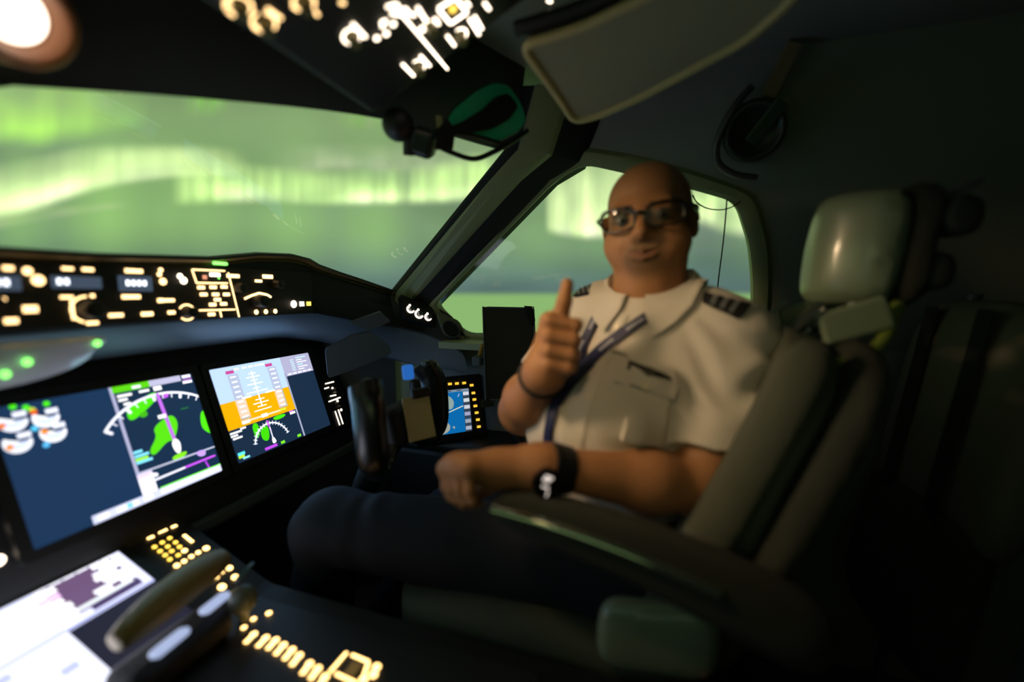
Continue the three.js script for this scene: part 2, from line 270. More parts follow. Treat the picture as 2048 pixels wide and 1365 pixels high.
// ------------------------------------------------------------------ mode control panel in the glareshield
const mcp = thing('mode_control_panel', 'black mode control panel full of amber lit legends, set in the glareshield face', 'control panel', V(0, 1, -.85));
{
  mesh('faceplate', at(box(1.24, .112, .012, .003), 0, .053, -.0065), M.panel, mcp);
  const B = (x, y, w, h, k = M.warm) => { const b = x < 150 ? 9 : x < 300 ? 7 : 5; bar(mcp, x / 1000, y / 1000, .0006, Math.max(w - b, 4) / 1000, Math.max((h - b) * .75, 3) / 1000, k); };
  for (const a of [[49, 86, 20, 17], [113, 89, 23, 15], [138, 89, 24, 16], [202, 90, 34, 16], [194, 45, 35, 16], [216, 14, 26, 16], [240, 38, 17, 17], [66, 28, 25, 22], [45, 12, 23, 19], [108, 45, 25, 15], [140, 47, 15, 16], [136, 3, 25, 16], [169, 14, 28, 15], [253, 38, 30, 15], [257, 15, 20, 15], [389, 89, 35, 15], [452, 80, 24, 13], [478, 91, 34, 17], [41, 43, 12, 14]]) B(...a);
  B(113, 25, 11, 50);
  // windows with lit digits
  for (const [x, y, w, h, digits] of [[123, 68, 62, 19, [[-18, 20]]], [40, 65, 40, 21, [[-4, 24]]], [203, 68, 52, 27, [[0, 40]]]]) {
    const g = mesh('readout_window', at(box(w / 1000, h / 1000, .003, .002), x / 1000, y / 1000, .0003), lit([.35, .5, .75], .16), mcp);
    for (const [dx, dw] of digits) { const n = Math.max(2, Math.round(dw / 9)); for (let i = 0; i < n; i++) bar(g, (x + dx + (i - (n - 1) / 2) * 8.5) / 1000, y / 1000 + .001, .0022, .0055, .009, M.white, 0, 'digit'); }
  }
  for (const [x, y, k] of [[285, 14, 'm'], [132, 25, 'l'], [398, 63, 'm'], [500, 74, 'm'], [448, 33, 'l'], [25, 38, 'm']]) { const m = mesh('knob', K[k], M.black, mcp); m.position.set(x / 1000, y / 1000, 0); }
  const pi = Math.PI;
  dot(mcp, .068, .083, .001, .0055, M.warm); dot(mcp, .078, .070, .001, .0075, M.warm); dot(mcp, .242, .086, .001, .004, M.warm); dot(mcp, .247, .073, .001, .0062, M.warm); arc(mcp, .285, .014, .0012, .015, .003, -2.4, 2.6, M.warm);
  arc(mcp, .132, .025, .0012, .021, .003, pi * .5, pi * 1.4, M.warm);
  dot(mcp, .278, .084, .001, .005, M.warmW); dot(mcp, .284, .076, .001, .0065, M.warmW, 'lit_button'); dot(mcp, .245, .094, .001, .004, M.warm);
  for (const s of [[302, 98, 371, 99], [302, 98, 309, 71], [309, 72, 375, 73], [309, 17, 388, 16], [353, 14, 355, 1], [378, 96, 396, -1]]) seg(mcp, s, .0008, .0028, M.warm);
  for (const [x, y] of [[317, 63], [342, 64], [366, 65], [321, 49], [346, 49], [370, 49], [349, 38], [338, 28], [362, 29], [334, 8]]) bar(mcp, x / 1000, y / 1000, .001, .015, .0065, M.warm, 0, 'lit_key');
  bar(mcp, .348, .090, .001, .022, .007, M.warmW, 0, 'lit_key'); bar(mcp, .326, .084, .001, .009, .008, lit([.9, .35, .2], 1.2), 0, 'lit_key'); bar(mcp, .356, .083, .001, .004, .004, M.green, 0, 'lit_key');
  for (const s of [[412, 39, 430, 46], [430, 46, 451, 52], [451, 52, 473, 48], [473, 48, 484, 42]]) seg(mcp, s, .0008, .005, M.warm, 'lit_scale');
  for (const [x, y, r] of [[467, 28, 4], [440, 8, 5.5], [466, 8, 5.5], [493, 8, 5.5]]) dot(mcp, x / 1000, y / 1000, .001, r / 1000, M.warm);
  dot(mcp, .551, .024, .001, .0095, M.warmW, 'lit_button'); bar(mcp, .578, .024, .001, .015, .012, M.warmW, 0, 'lit_key'); bar(mcp, .602, .024, .001, .016, .011, lit([1, .66, .1], 2), 0, 'lit_key');
}
// eyebrow shaped ledge at the centre line with three green lamps
{
  const t = thing('standby_instrument_hood', 'pale eyebrow shaped hood with three green lamps under the centre of the glareshield', 'instrument hood', V(0, .97, -.80));
  const rows = []; for (let i = 0; i <= 20; i++) { const x = -.125 + .25 * i / 20, k = Math.sqrt(Math.max(0, 1 - (x / .126) ** 2)), h = .005 + .05 * k; rows.push([V(x, .012, -.05), V(x, .012 - .002 * k, -.004), V(x, .008, 0), V(x, .008 - h * .5, -.006), V(x, .008 - h, -.022), V(x, .008 - h, -.05)]); }
  mesh('shell', loft(rows, { crease: .9 }), M.blade, t);
  for (const [x, y] of [[.012, -.026], [.034, -.013], [.113, .004]]) dot(t, x, y, .001, .005, M.green, 'green_lamp');
}

// ------------------------------------------------------------------ main instrument panel and its displays
const TILT = -.3092;
const panel = thing('instrument_panel', 'black main instrument panel below the glareshield that frames the displays', 'instrument panel', V(0, .8715, -.9627)); panel.rotation.x = TILT;
mesh('panel_board', at(box(1.66, .42, .02, .006), 0, -.11, -.024), M.panel, panel);
mesh('kick_plate', at(box(1.66, .03, .05, .01), 0, -.325, -.02), M.dark, panel);
{
  const s = mesh('switch_panel', at(box(.085, .17, .006, .003), .364, -.172, -.011), M.black, panel);
  // (placed right of the outboard display)
  s.position.x = .4;
  for (const a of [[347, -106, 385, -107], [337, -120, 357, -120], [351, -148, 377, -150], [338, -163, 392, -162], [352, -198, 353, -245], [367, -197, 368, -246]]) seg(s, a, -.007, .0035, M.warmW);
  for (const [x, y] of [[379, -201], [371, -126], [375, -170]]) dot(s, x / 1000, y / 1000, -.007, .004, M.warmW);
  for (const [x, y] of [[.372, -.135], [.368, -.18]]) { const m = mesh('knob', K.s, M.black, s); m.position.set(x, y, -.008); }
  dot(panel, .0215, -.226, -.013, .0075, M.warmW); dot(panel, .019, -.187, -.013, .006, M.warmW);
}
function canvas(w, h, draw) {
  const c = document.createElement('canvas'); c.width = w; c.height = h; const g = c.getContext('2d'); draw(g, w, h);
  const t = new THREE.CanvasTexture(c); t.colorSpace = THREE.SRGBColorSpace; t.magFilter = THREE.LinearFilter; return t;
}
function display(parent, W, Hh, draw, gain, lightK, lightRGB, frame = .017) {
  const o = [V(-frame, frame, .004), V(W + frame, frame, .004), V(W + frame, -Hh - frame, .004), V(-frame, -Hh - frame, .004)], i = [V(0, 0, .004), V(W, 0, .004), V(W, -Hh, .004), V(0, -Hh, .004)];
  mesh('bezel', plate(rounded(o, .012, 4), V(0, 0, -.018), [rounded(i, .003, 2)]), M.black, parent);
  const tex = canvas(1024, Math.round(1024 * Hh / W), draw);
  const s = mesh('screen', at(new THREE.PlaneGeometry(W, Hh), W / 2, -Hh / 2, .0015), new THREE.MeshStandardMaterial({ color: 0x050608, roughness: .35, emissive: 0xffffff, emissiveMap: tex, emissiveIntensity: gain }), parent);
  const L = new THREE.RectAreaLight(new THREE.Color().setRGB(...lightRGB), lightK, W * .9, Hh * .9);
  L.name = 'screen_light'; L.position.set(W / 2, -Hh / 2, .007); L.rotation.y = Math.PI; parent.add(L);
  return s;
}
const blob = (g, pts, fill) => { g.fillStyle = fill; g.beginPath(); pts.forEach(([x, y], i) => { const n = pts[(i + 1) % pts.length], mx = (x + n[0]) / 2, my = (y + n[1]) / 2; i ? g.quadraticCurveTo(x, y, mx, my) : g.moveTo(mx, my); }); g.quadraticCurveTo(pts[0][0], pts[0][1], (pts[0][0] + pts[1][0]) / 2, (pts[0][1] + pts[1][1]) / 2); g.fill(); };
const line = (g, pts, w, c) => { g.strokeStyle = c; g.lineWidth = w; g.lineCap = 'round'; g.beginPath(); pts.forEach((p, i) => i ? g.lineTo(...p) : g.moveTo(...p)); g.stroke(); };
const NAVY = '#17293f';
// outboard display: primary flight display on two thirds, auxiliary strip on the right
function drawFlight(g, w, h) {
  g.fillStyle = NAVY; g.fillRect(0, 0, w, h);
  const u = (x) => x * w, v = (y) => y * h;
  g.fillStyle = '#b7d2f6'; g.fillRect(0, 0, u(.66), v(.37)); g.fillStyle = '#e6a600'; g.fillRect(0, v(.37), u(.66), v(.285));
  g.fillStyle = '#a9a8c6'; g.fillRect(u(.66), 0, u(.34), v(.245));
  g.fillStyle = '#9b9fb8'; g.fillRect(u(.655), v(.2), u(.018), v(.8));
  // speed and altitude tapes
  g.fillStyle = 'rgba(170,178,200,.8)'; g.fillRect(u(.13), v(.09), u(.09), v(.5)); g.fillRect(u(.50), v(.09), u(.09), v(.5));
  g.fillStyle = '#e6c9b0'; g.fillRect(u(.13), v(.37), u(.09), v(.2)); g.fillRect(u(.50), v(.37), u(.075), v(.2));
  for (let i = 0; i < 9; i++) { g.fillStyle = '#eef3ff'; g.fillRect(u(.15), v(.11 + i * .055), u(.05), v(.018)); g.fillRect(u(.52), v(.11 + i * .055), u(.055), v(.018)); }
  g.fillStyle = '#c0458e'; g.fillRect(u(.125), v(.045), u(.07), v(.035)); g.fillRect(u(.49), v(.045), u(.07), v(.035));
  g.fillStyle = '#ffffff'; for (const x of [.2, .27, .33, .39, .44]) g.fillRect(u(x), v(.03), u(.045), v(.02));
  // pitch ladder and aircraft symbol
  for (const [y, s] of [[.12, .03], [.16, .06], [.2, .03], [.24, .07], [.29, .03], [.33, .10], [.42, .04], [.46, .07], [.50, .04], [.54, .08]]) line(g, [[u(.345 - s), v(y)], [u(.345 + s), v(y)]], 9, '#ffffff');
  line(g, [[u(.345), v(.1)], [u(.345), v(.5)]], 12, '#f4f8ff'); line(g, [[u(.2), v(.365)], [u(.27), v(.365)]], 16, '#ffffff'); line(g, [[u(.42), v(.365)], [u(.5), v(.365)]], 16, '#ffffff');
  line(g, [[u(.19), v(.612)], [u(.5), v(.612)]], 16, '#f6d9b8'); g.fillStyle = '#fff'; g.fillRect(u(.13), v(.60), u(.07), v(.035)); g.fillRect(u(.31), v(.59), u(.06), v(.04)); g.fillStyle = '#caff40'; g.fillRect(u(.49), v(.60), u(.07), v(.02));
  // small navigation display below
  blob(g, [[u(.2), v(.66)], [u(.26), v(.66)], [u(.25), v(.8)], [u(.2), v(.84)]], '#3fd20a'); blob(g, [[u(.26), v(.74)], [u(.34), v(.72)], [u(.33), v(.84)], [u(.3), v(.9)], [u(.25), v(.86)]], '#3fd20a'); blob(g, [[u(.4), v(.66)], [u(.54), v(.66)], [u(.53), v(.70)], [u(.42), v(.71)]], '#45e010');
  g.strokeStyle = '#e8edf8'; g.lineWidth = 14; g.beginPath(); g.arc(u(.345), v(.93), u(.165), Math.PI * 1.08, Math.PI * 1.93); g.stroke();
  for (let i = 0; i < 16; i++) { const a = Math.PI * (1.08 + .85 * i / 15); line(g, [[u(.345) + Math.cos(a) * u(.15), v(.93) + Math.sin(a) * u(.15)], [u(.345) + Math.cos(a) * u(.182), v(.93) + Math.sin(a) * u(.182)]], 6, '#e8edf8'); }
  line(g, [[u(.345), v(.68)], [u(.352), v(.78)]], 14, '#d05cf0'); line(g, [[u(.352), v(.76)], [u(.35), v(.9)]], 12, '#d9dcee'); blob(g, [[u(.33), v(.93)], [u(.35), v(.85)], [u(.38), v(.93)], [u(.35), v(.95)]], '#ffffff');
  g.fillStyle = '#ffffff'; for (const [x, y, q] of [[.01, .68, .1], [.01, .71, .06], [.02, .74, .08], [.1, .66, .05]]) g.fillRect(u(x), v(y), u(q), v(.02));
  g.fillStyle = '#ffffff'; g.fillRect(u(.585), v(.67), u(.06), v(.03)); g.fillStyle = '#d66af0'; g.fillRect(u(.58), v(.655), u(.05), v(.012)); g.fillStyle = '#c04af0'; g.fillRect(u(.25), v(.955), u(.12), v(.03));
  g.fillStyle = '#59e8ff'; g.fillRect(u(.02), v(.90), u(.06), v(.03)); g.fillStyle = '#b7ff3a'; g.fillRect(u(.02), v(.93), u(.05), v(.03)); g.fillStyle = '#8fe6ff'; g.fillRect(u(.05), v(.96), u(.06), v(.02));
  g.fillStyle = '#7bff2a'; g.fillRect(u(.41), v(.955), u(.04), v(.03)); g.fillRect(u(.59), v(.955), u(.04), v(.03));
  // auxiliary strip text rows
  for (let i = 0; i < 6; i++) { g.fillStyle = i % 3 ? '#e9ecfa' : '#b8e6f4'; g.fillRect(u(.83), v(.03 + i * .03), u(.12 - (i % 2) * .05), v(.014)); g.fillStyle = '#c5eef6'; g.fillRect(u(.76), v(.05 + i * .026), u(.04), v(.011)); }
  g.fillStyle = '#f7f8ff'; for (let i = 0; i < 5; i++) g.fillRect(u(.69 + i * .06), v(.215), u(.045), v(.017));
}
// inboard display: engine dials on the left half, navigation display on the right half
function drawNav(g, w, h) {
  g.fillStyle = '#16304f'; g.fillRect(0, 0, w, h); const u = (x) => x * w, v = (y) => y * h;
  g.fillStyle = '#142a44'; g.fillRect(u(.5), 0, u(.5), h);
  const X = (mm) => u((mm + 347) / 308), Yv = (mm) => v(-mm / 231);
  for (const [x, y] of [[-325, -26], [-287, -31], [-327, -61], [-284, -58]]) {
    const cx = X(x), cy = Yv(y), r = u(.048);
    g.fillStyle = '#d3dcf6'; g.beginPath(); g.moveTo(cx, cy); g.arc(cx, cy, r, 0, Math.PI * 1.15); g.fill();
    g.strokeStyle = '#f1f4ff'; g.lineWidth = 16; g.beginPath(); g.arc(cx, cy, r, 0, Math.PI * 1.15); g.stroke();
    line(g, [[cx, cy], [cx + r * Math.cos(Math.PI * 1.15), cy + r * Math.sin(Math.PI * 1.15)]], 12, '#ffffff');
    g.fillStyle = '#e8ecfb'; g.fillRect(cx + 4, cy - r * .95, r * 1.1, r * .6);
  }
  for (const [x, y, c] of [[-306, -8, '#4ce414'], [-281, -8, '#4ce414'], [-300, -14, '#b6e04a'], [-299, -18, '#e2601c'], [-304, -45, '#57c4f0'], [-294, -54, '#f08a30'], [-297, -76, '#57b8f0'], [-337, -66, '#f08a30'], [-338, -30, '#e2702c'], [-320, -3, '#4ce414']]) { g.fillStyle = c; g.beginPath(); g.arc(X(x), Yv(y), 15, 0, 7); g.fill(); }
  // navigation half
  g.fillStyle = '#a9a9c8'; g.fillRect(u(.5), 0, u(.018), v(.93)); g.fillStyle = '#58c814'; g.fillRect(u(.515), 0, u(.21), v(.055)); g.fillStyle = '#b6b5d2'; g.fillRect(u(.72), 0, u(.2), v(.055));
  g.fillStyle = '#f3f3ff'; g.fillRect(u(.62), v(.02), u(.05), v(.025)); g.fillRect(u(.93), v(.005), u(.06), v(.03)); g.fillStyle = '#c070e0'; g.fillRect(u(.93), v(.045), u(.06), v(.01)); g.fillStyle = '#fff'; g.fillRect(u(.925), v(.062), u(.065), v(.025));
  for (const [x, y, q] of [[.53, .075, .08], [.53, .11, .05], [.55, .15, .04], [.65, .07, .06]]) { g.fillStyle = '#fff'; g.fillRect(u(x), v(y), u(q), v(.022)); }
  blob(g, [[u(.55), v(.2)], [u(.66), v(.14)], [u(.74), v(.1)], [u(.75), v(.16)], [u(.66), v(.25)], [u(.55), v(.33)]], '#4cd80e'); blob(g, [[u(.61), v(.27)], [u(.66), v(.25)], [u(.66), v(.3)], [u(.62), v(.31)]], '#3fae14');
  blob(g, [[u(.66), v(.42)], [u(.74), v(.36)], [u(.80), v(.34)], [u(.82), v(.44)], [u(.76), v(.58)], [u(.72), v(.56)], [u(.62), v(.66)], [u(.6), v(.6)], [u(.67), v(.5)]], '#54d312');
  blob(g, [[u(.985), v(.36)], [u(1.05), v(.42)], [u(1.05), v(.66)], [u(.98), v(.6)], [u(.95), v(.52)]], '#4fe014'); g.fillStyle = '#1d6a34'; g.fillRect(u(.86), v(.31), u(.05), v(.012));
  g.strokeStyle = '#f0f2ff'; g.lineWidth = 17; g.beginPath(); g.arc(u(.755), v(.71), u(.46) * .94, Math.PI * 1.22, Math.PI * 1.77); g.stroke();
  for (let i = 0; i < 14; i++) { const a = Math.PI * (1.22 + .55 * i / 13), R0 = u(.40), R1 = u(.43); line(g, [[u(.755) + Math.cos(a) * R0, v(.71) + Math.sin(a) * R0], [u(.755) + Math.cos(a) * R1, v(.71) + Math.sin(a) * R1]], i % 3 ? 8 : 20, '#f0f2ff'); }
  line(g, [[u(.748), v(.14)], [u(.765), v(.62)]], 22, '#bf6ae6'); line(g, [[u(.79), v(.165)], [u(.80), v(.16)]], 26, '#c25cf0'); blob(g, [[u(.735), v(.60)], [u(.765), v(.55)], [u(.795), v(.6)], [u(.78), v(.7)], [u(.75), v(.7)]], '#ffffff'); g.fillStyle = '#fff'; g.fillRect(u(.71), v(.32), u(.05), v(.035)); g.fillRect(u(.735), v(.06), u(.05), v(.04));
  blob(g, [[u(.71), v(.72)], [u(.75), v(.7)], [u(.82), v(.7)], [u(.8), v(.74)], [u(.73), v(.76)]], '#7fe01e');
  g.fillStyle = '#86e6ff'; for (const [x, y, q] of [[.52, .565, .05], [.52, .60, .08], [.52, .655, .09]]) g.fillRect(u(x), v(y), u(q), v(.022)); g.fillStyle = '#a8ff40'; g.fillRect(u(.52), v(.63), u(.07), v(.022));
  line(g, [[u(.52), v(.752)], [u(.995), v(.752)]], 12, '#b9bdd4'); line(g, [[u(.56), v(.85)], [u(.78), v(.84)]], 14, '#f2f2ff'); line(g, [[u(.78), v(.84)], [u(.98), v(.835)]], 15, '#c653ee'); blob(g, [[u(.86), v(.74)], [u(.93), v(.74)], [u(.93), v(.8)], [u(.88), v(.8)]], '#c09af0'); line(g, [[u(.91), v(.86)], [u(.92), v(.92)]], 14, '#a63ad6');
  g.fillStyle = '#e0d0f0'; g.fillRect(u(.5), v(.76), u(.085), v(.06)); g.fillStyle = '#f4f3ff'; g.fillRect(u(.5), v(.80), u(.085), v(.14)); line(g, [[u(.58), v(.80)], [u(.6), v(.81)]], 26, '#f4f3ff');
  g.fillStyle = '#79ff10'; g.fillRect(u(.6), v(.925), u(.4), v(.012)); g.fillStyle = '#cfd4f2'; g.fillRect(u(.245), v(.935), u(.755), v(.065)); g.fillStyle = '#ffffff'; for (const x of [.27, .36, .42, .5]) g.fillRect(u(x), v(.95), u(.05), v(.035)); g.fillRect(u(.6), v(.945), u(.39), v(.035)); g.fillStyle = '#7fd0f4'; g.fillRect(u(.41), v(.95), u(.03), v(.035));
}
const dispGroup = 'large panel displays';
const flight = thing('flight_display', 'lit display with blue sky and amber ground, left of the yoke', 'display', V(.3999, .8715, -.9627)); flight.rotation.x = TILT;
display(flight, .308, .231, drawFlight, 1.3, 2.6, [.2, .52, 1]);
const nav = thing('navigation_display', 'lit display with green terrain map and white engine dials, inboard of the amber one', 'display', V(.0529, .8715, -.9627)); nav.rotation.x = TILT;
display(nav, .308, .231, drawNav, 1.35, 1.5, [.28, .7, .9]);
for (const x of [-.3609, -.7079]) {
  const left = thing('flight_display', x > -.5 ? 'mirrored inboard display on the captain side of the panel' : 'mirrored outboard display on the captain side of the panel', 'display', V(x, .8715, -.9627)); left.rotation.x = TILT;
  display(left, .308, .231, x > -.5 ? drawNav : drawFlight, 1.0, .3, [.65, .75, 1]);
}
// ------------------------------------------------------------------ centre pedestal
const ped = thing('centre_pedestal', 'dark centre pedestal between the pilots with rows of amber lit keys', 'pedestal', V(0, 0, -.5));
{
  const prof = [[-.93, .6], [-.69, .497], [-.66, .49], [.30, .47], [.31, .45], [.31, 0], [-.93, 0]];
  const face = (x) => prof.map(([z, y]) => V(x, y, z + .5));
  mesh('body', plate(face(-.27), V(.54, 0, 0)), M.panel, ped);
}
const pedSlope = Math.atan2(.045, .106);
// frame lying on the sloping part: origin at the top right corner of the lower display, local z = outwards
const slope = new THREE.Group(); slope.name = 'keypad_panel'; slope.position.set(.155, .591, -.403); slope.rotation.x = -(Math.PI / 2 - pedSlope); ped.add(slope);
mesh('plate', at(box(.11, .32, .006, .003), .062, -.145, -.004), M.black, slope);
for (const a of [[55, 7, 85, 4], [46, -5, 55, -7], [65, -18, 80, -20], [45, -19, 56, -21], [89, -4, 100, -5], [87, -21, 97, -22], [58, -6, 80, -9], [90, -52, 89, -79]]) seg(slope, a, .001, .006, M.amberKey, 'lit_key');
for (const [x, y] of [[70, -43], [56, -44], [70, -59], [42, -45], [56, -59], [68, -73], [42, -60], [54, -73], [42, -74], [55, -89], [41, -88]]) dot(slope, x / 1000, y / 1000, .001, .004, M.amber, 'lit_key');
for (const [x, y, r] of [[68, -87, 5], [40, -108, 5], [53, -108, 4.5], [67, -107, 4.5], [80, -107, 4.5], [95, -108, 6], [91, -176, 6], [77, -175, 4], [64, -176, 6], [84, -200, 6.5], [57, -201, 7]]) dot(slope, x / 1000, y / 1000, .001, r / 1000, M.amberKey, 'lit_key');
const rear = new THREE.Group(); rear.name = 'radio_panel'; rear.position.set(.155, .4935, -.19); rear.rotation.x = -Math.PI / 2; ped.add(rear);
mesh('plate', at(box(.2, .62, .006, .003), -.02, -.26, -.004), M.black, rear);
for (const [x, y] of [[-1, -104], [-1, -129], [0, -148], [-4, -168], [-7, -188], [-12, -207], [-19, -233], [-22, -251], [-30, -271]]) { const m = bar(rear, x / 1000, y / 1000, .001, .0195, .0075, M.amberKey, .12, 'lit_key'); dot(rear, x / 1000 + .008, y / 1000 + .001, .0012, .0055, M.amberKey, 'lit_key'); }
for (const a of [[-14, -271, 23, -272], [21, -282, 18, -315], [18, -315, -4, -323], [-13, -281, -17, -320]]) seg(rear, a, .001, .005, M.amberKey);
for (const [x, y] of [[-9, -326], [2, -335], [14, -332]]) dot(rear, x / 1000, y / 1000, .001, .006, M.amberKey);
for (const [x, y, r] of [[50, -88, 5], [32, -74, 4.5], [13, -75, 4.5]]) dot(rear, x / 1000, y / 1000, .001, r / 1000, M.amberKey);
bar(rear, .0, -.3, .0005, .022, .018, lit([1, .6, .15], .12), 0, 'dim_window');

// lower display on the pedestal
function drawLower(g, w, h) {
  const u = (x) => x * w, v = (y) => y * h;
  g.fillStyle = '#1a1a2a'; g.fillRect(0, 0, w, h);
  g.fillStyle = '#d9dcf8'; g.fillRect(0, 0, u(1), v(.5)); g.fillStyle = '#5f4868'; g.fillRect(u(.66), v(.09), u(.29), v(.33)); g.fillStyle = '#43365c'; g.fillRect(u(.74), v(.39), u(.22), v(.07));
  g.fillStyle = '#f4f5ff'; for (let i = 0; i < 6; i++) g.fillRect(u(.64 + i * .055), v(.05), u(.047), v(.05));
  for (const [x, y, q] of [[.86, .10, .08], [.88, .13, .09], [.84, .17, .12], [.83, .21, .1], [.85, .25, .11], [.86, .29, .09], [.79, .31, .07], [.80, .34, .06], [.90, .33, .06]]) g.fillRect(u(x), v(y), u(q), v(.042));
  g.fillStyle = '#dfe6e8'; g.fillRect(u(.66), v(.372), u(.28), v(.03));
  for (let i = 0; i < 6; i++) { g.fillStyle = i === 1 ? '#f0c0f0' : '#ffffff'; g.fillRect(u(.62), v(.11 + i * .06), u(.085 - .006 * (i % 3)), v(.05)); }
  g.fillStyle = '#9aa0d6'; g.fillRect(0, v(.475), u(1), v(.02));
  g.fillStyle = '#e6e8fb'; g.fillRect(0, v(.5), u(.62), v(.5)); for (let r = 0; r < 5; r++) for (let c = 0; c < 7; c++) { g.fillStyle = (r + c) % 4 ? '#ffffff' : '#aab0e2'; g.fillRect(u(.03 + c * .08), v(.53 + r * .09), u(.06), v(.06)); }
}
const low = thing('lower_display', 'overexposed white and violet display lying on the front of the centre pedestal', 'display', V(-.153, .593, -.9045)); low.rotation.x = -(Math.PI / 2 - pedSlope);
display(low, .308, .231, drawLower, 1.6, 2.8, [.82, .85, 1], .012);

// cursor device: beige palm rest lying across the pedestal; glossy pads glow in place of display light on them
{
  const t = thing('cursor_control_device', 'beige palm rest with two glossy pads given a pale glow, right of the lower display', 'cursor control', V(.115, .545, -.652));
  const rows = []; for (let i = 0; i <= 24; i++) { const k = i / 24, x = -.092 + .19 * k, r = .004 + .026 * Math.pow(Math.sin(Math.PI * Math.min(1, .04 + k * .96)), .35) * (1 - .15 * (1 - k)); const row = []; for (let j = 0; j < 18; j++) { const a = j / 18 * 2 * Math.PI; row.push(V(x, .035 + r * .85 * Math.sin(a) + .006 * Math.sin(k * 3), -.012 - .035 * k + r * 1.15 * Math.cos(a))); } rows.push(row); }
  mesh('palm_rest', loft(rows, { closeU: true, crease: 1.4, cap: true }), std(0x8c7440, .55), t);
  mesh('base', at(box(.15, .05, .07, .02), -.03, -.03, .0), M.panel, t);
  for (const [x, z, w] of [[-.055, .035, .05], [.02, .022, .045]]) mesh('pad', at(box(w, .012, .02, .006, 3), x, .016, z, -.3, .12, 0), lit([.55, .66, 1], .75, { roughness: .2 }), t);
  mesh('finger_ring', at(new THREE.TorusGeometry(.016, .003, 8, 24), .075, .03, .02, .9, .3, 0), std(0x31504e, .4), t);
}
{
  const t = thing('lever_knob', 'grey-green rounded lever knob standing on the pedestal beside the amber keys', 'lever', onY(488, 1235, .5).setY(.49));
  const pts = [[0, 0], [.008, 0], [.008, .02], [.018, .028], [.023, .042], [.02, .055], [.012, .063], [0, .066]].map((p) => new THREE.Vector2(...p));
  mesh('cap', new THREE.LatheGeometry(pts, 24), std(0x6d7060, .35), t);
  mesh('stem', at(new THREE.CylinderGeometry(.005, .006, .03, 12), 0, -.005, 0), M.metal, t);
}
// ------------------------------------------------------------------ overhead panel
const over = thing('overhead_panel', 'black overhead panel with white lit legends and round knobs, above the windshield', 'overhead panel', V(0, 1.36, -.45));
over.rotation.x = Math.PI / 2 + .4435;      // local y runs aft and up, local z looks down
{
  // local frame: x right, y = (0,.429,.903), z = x cross y
  over.quaternion.setFromRotationMatrix(new THREE.Matrix4().makeBasis(V(1, 0, 0), V(0, .4291, .9033), V(0, -.9033, .4291)));
  mesh('panel_board', at(box(.70, .82, .05, .012), 0, .405, -.026), M.panel, over);
  for (const [x, y, w] of [[-.19, .32, .36], [.19, .55, .36], [-.19, .55, .36]]) mesh('sub_panel', at(box(w, .2, .004, .002), x, y, .0005), M.black, over);
  const L = [[74, 5, 82, 4], [66, 12, 89, 12], [100, 35, 120, 36], [117, 58, 125, 58], [132, 71, 147, 69], [152, 100, 158, 103], [185, 91, 215, 90], [219, 115, 213, 127], [229, 169, 259, 167], [262, 179, 277, 178], [289, 192, 255, 190], [253, 190, 257, 216], [257, 217, 291, 220], [291, 220, 289, 192], [274, 226, 285, 227], [303, 218, 344, 218], [305, 226, 338, 226], [303, 178, 331, 178], [293, 99, 330, 98], [302, 128, 334, 128], [296, 247, 314, 249], [199, 138, 206, 152], [210, 137, 230, 152], [212, 147, 238, 160], [372, 331, 381, 336], [104, 8, 112, 8]];
  for (const a of L) seg(over, a, .001, .0045, a[0] < 160 ? M.warm : M.warmW, 'lit_legend');
  seg(over, [226, 147, 365, 146], .001, .003, M.warmW);
  for (const [x, y, r] of [[227, 100, 4], [231, 114, 4], [226, 130, 4], [264, 155, 5], [210, 147, 5], [214, 121, 4], [222, 152, 6]]) dot(over, x / 1000, y / 1000, .001, r / 1000, M.warmW);
  dot(over, .27, .206, .001, .0055, M.amber);
  for (const [x, y, a0, a1, r, m] of [[78, 17, -.4, 4.2, 13, 0], [109, 19, -3.5, 2.2, 13, 0], [123, 70, -1, 5, 12, 0], [199, 78, 0, 6.28, 12, 1], [267, 167, 0, 6.28, 8, 1], [318, 193, 0, 3.14, 12, 1], [317, 113, 0, 3.14, 13, 1]]) { arc(over, x / 1000, y / 1000, .0015, r / 1000, .003, a0, a1, m ? M.warmW : M.warm); const k = mesh('knob', K.s, std(0x6a6338, .5), over); k.position.set(x / 1000, y / 1000, 0); }
  // further rows above the frame edge
  for (let r = 0; r < 4; r++) for (let c = 0; c < 7; c++) if (rnd() > .3) { const x = -.33 + c * .105 + rnd() * .01, y = .33 + r * .1; bar(over, x, y, .001, .03, .0045, M.warmW); const k = mesh('knob', K.s, M.black, over); k.position.set(x, y + .03, 0); }
}
// lamp at the front of the overhead panel
{
  const c = P(48, 40, .46), t = thing('map_light', 'glaring warm map light in an orange-brown ring at the top left', 'lamp', c);
  const dir = P(1235, 730, .76).sub(c).normalize();
  t.quaternion.setFromUnitVectors(V(0, 0, 1), dir.clone().lerp(EYE.clone().sub(c).normalize(), .45).normalize());
  const pts = [[.052, -.07], [.058, -.03], [.05, .002], [.044, .006], [.04, .002], [.034, -.012], [.03, -.02]].map((p) => new THREE.Vector2(...p));
  const g = new THREE.LatheGeometry(pts, 32); g.rotateX(Math.PI / 2);
  mesh('housing_ring', g, std(0xa8683c, .45), t);
  mesh('lens', at(new THREE.CircleGeometry(.03, 32), 0, 0, -.016), lit([1, .86, .68], 3.5), t);
  const s = new THREE.SpotLight(new THREE.Color().setRGB(1, .68, .38), 1.7, 0, .5, .8, 2);
  s.name = 'map_light_beam'; s.position.copy(c).addScaledVector(dir, .012); s.target.position.copy(P(1235, 730, .76)); s.shadow.radius = 3; scene.add(s, s.target);
}

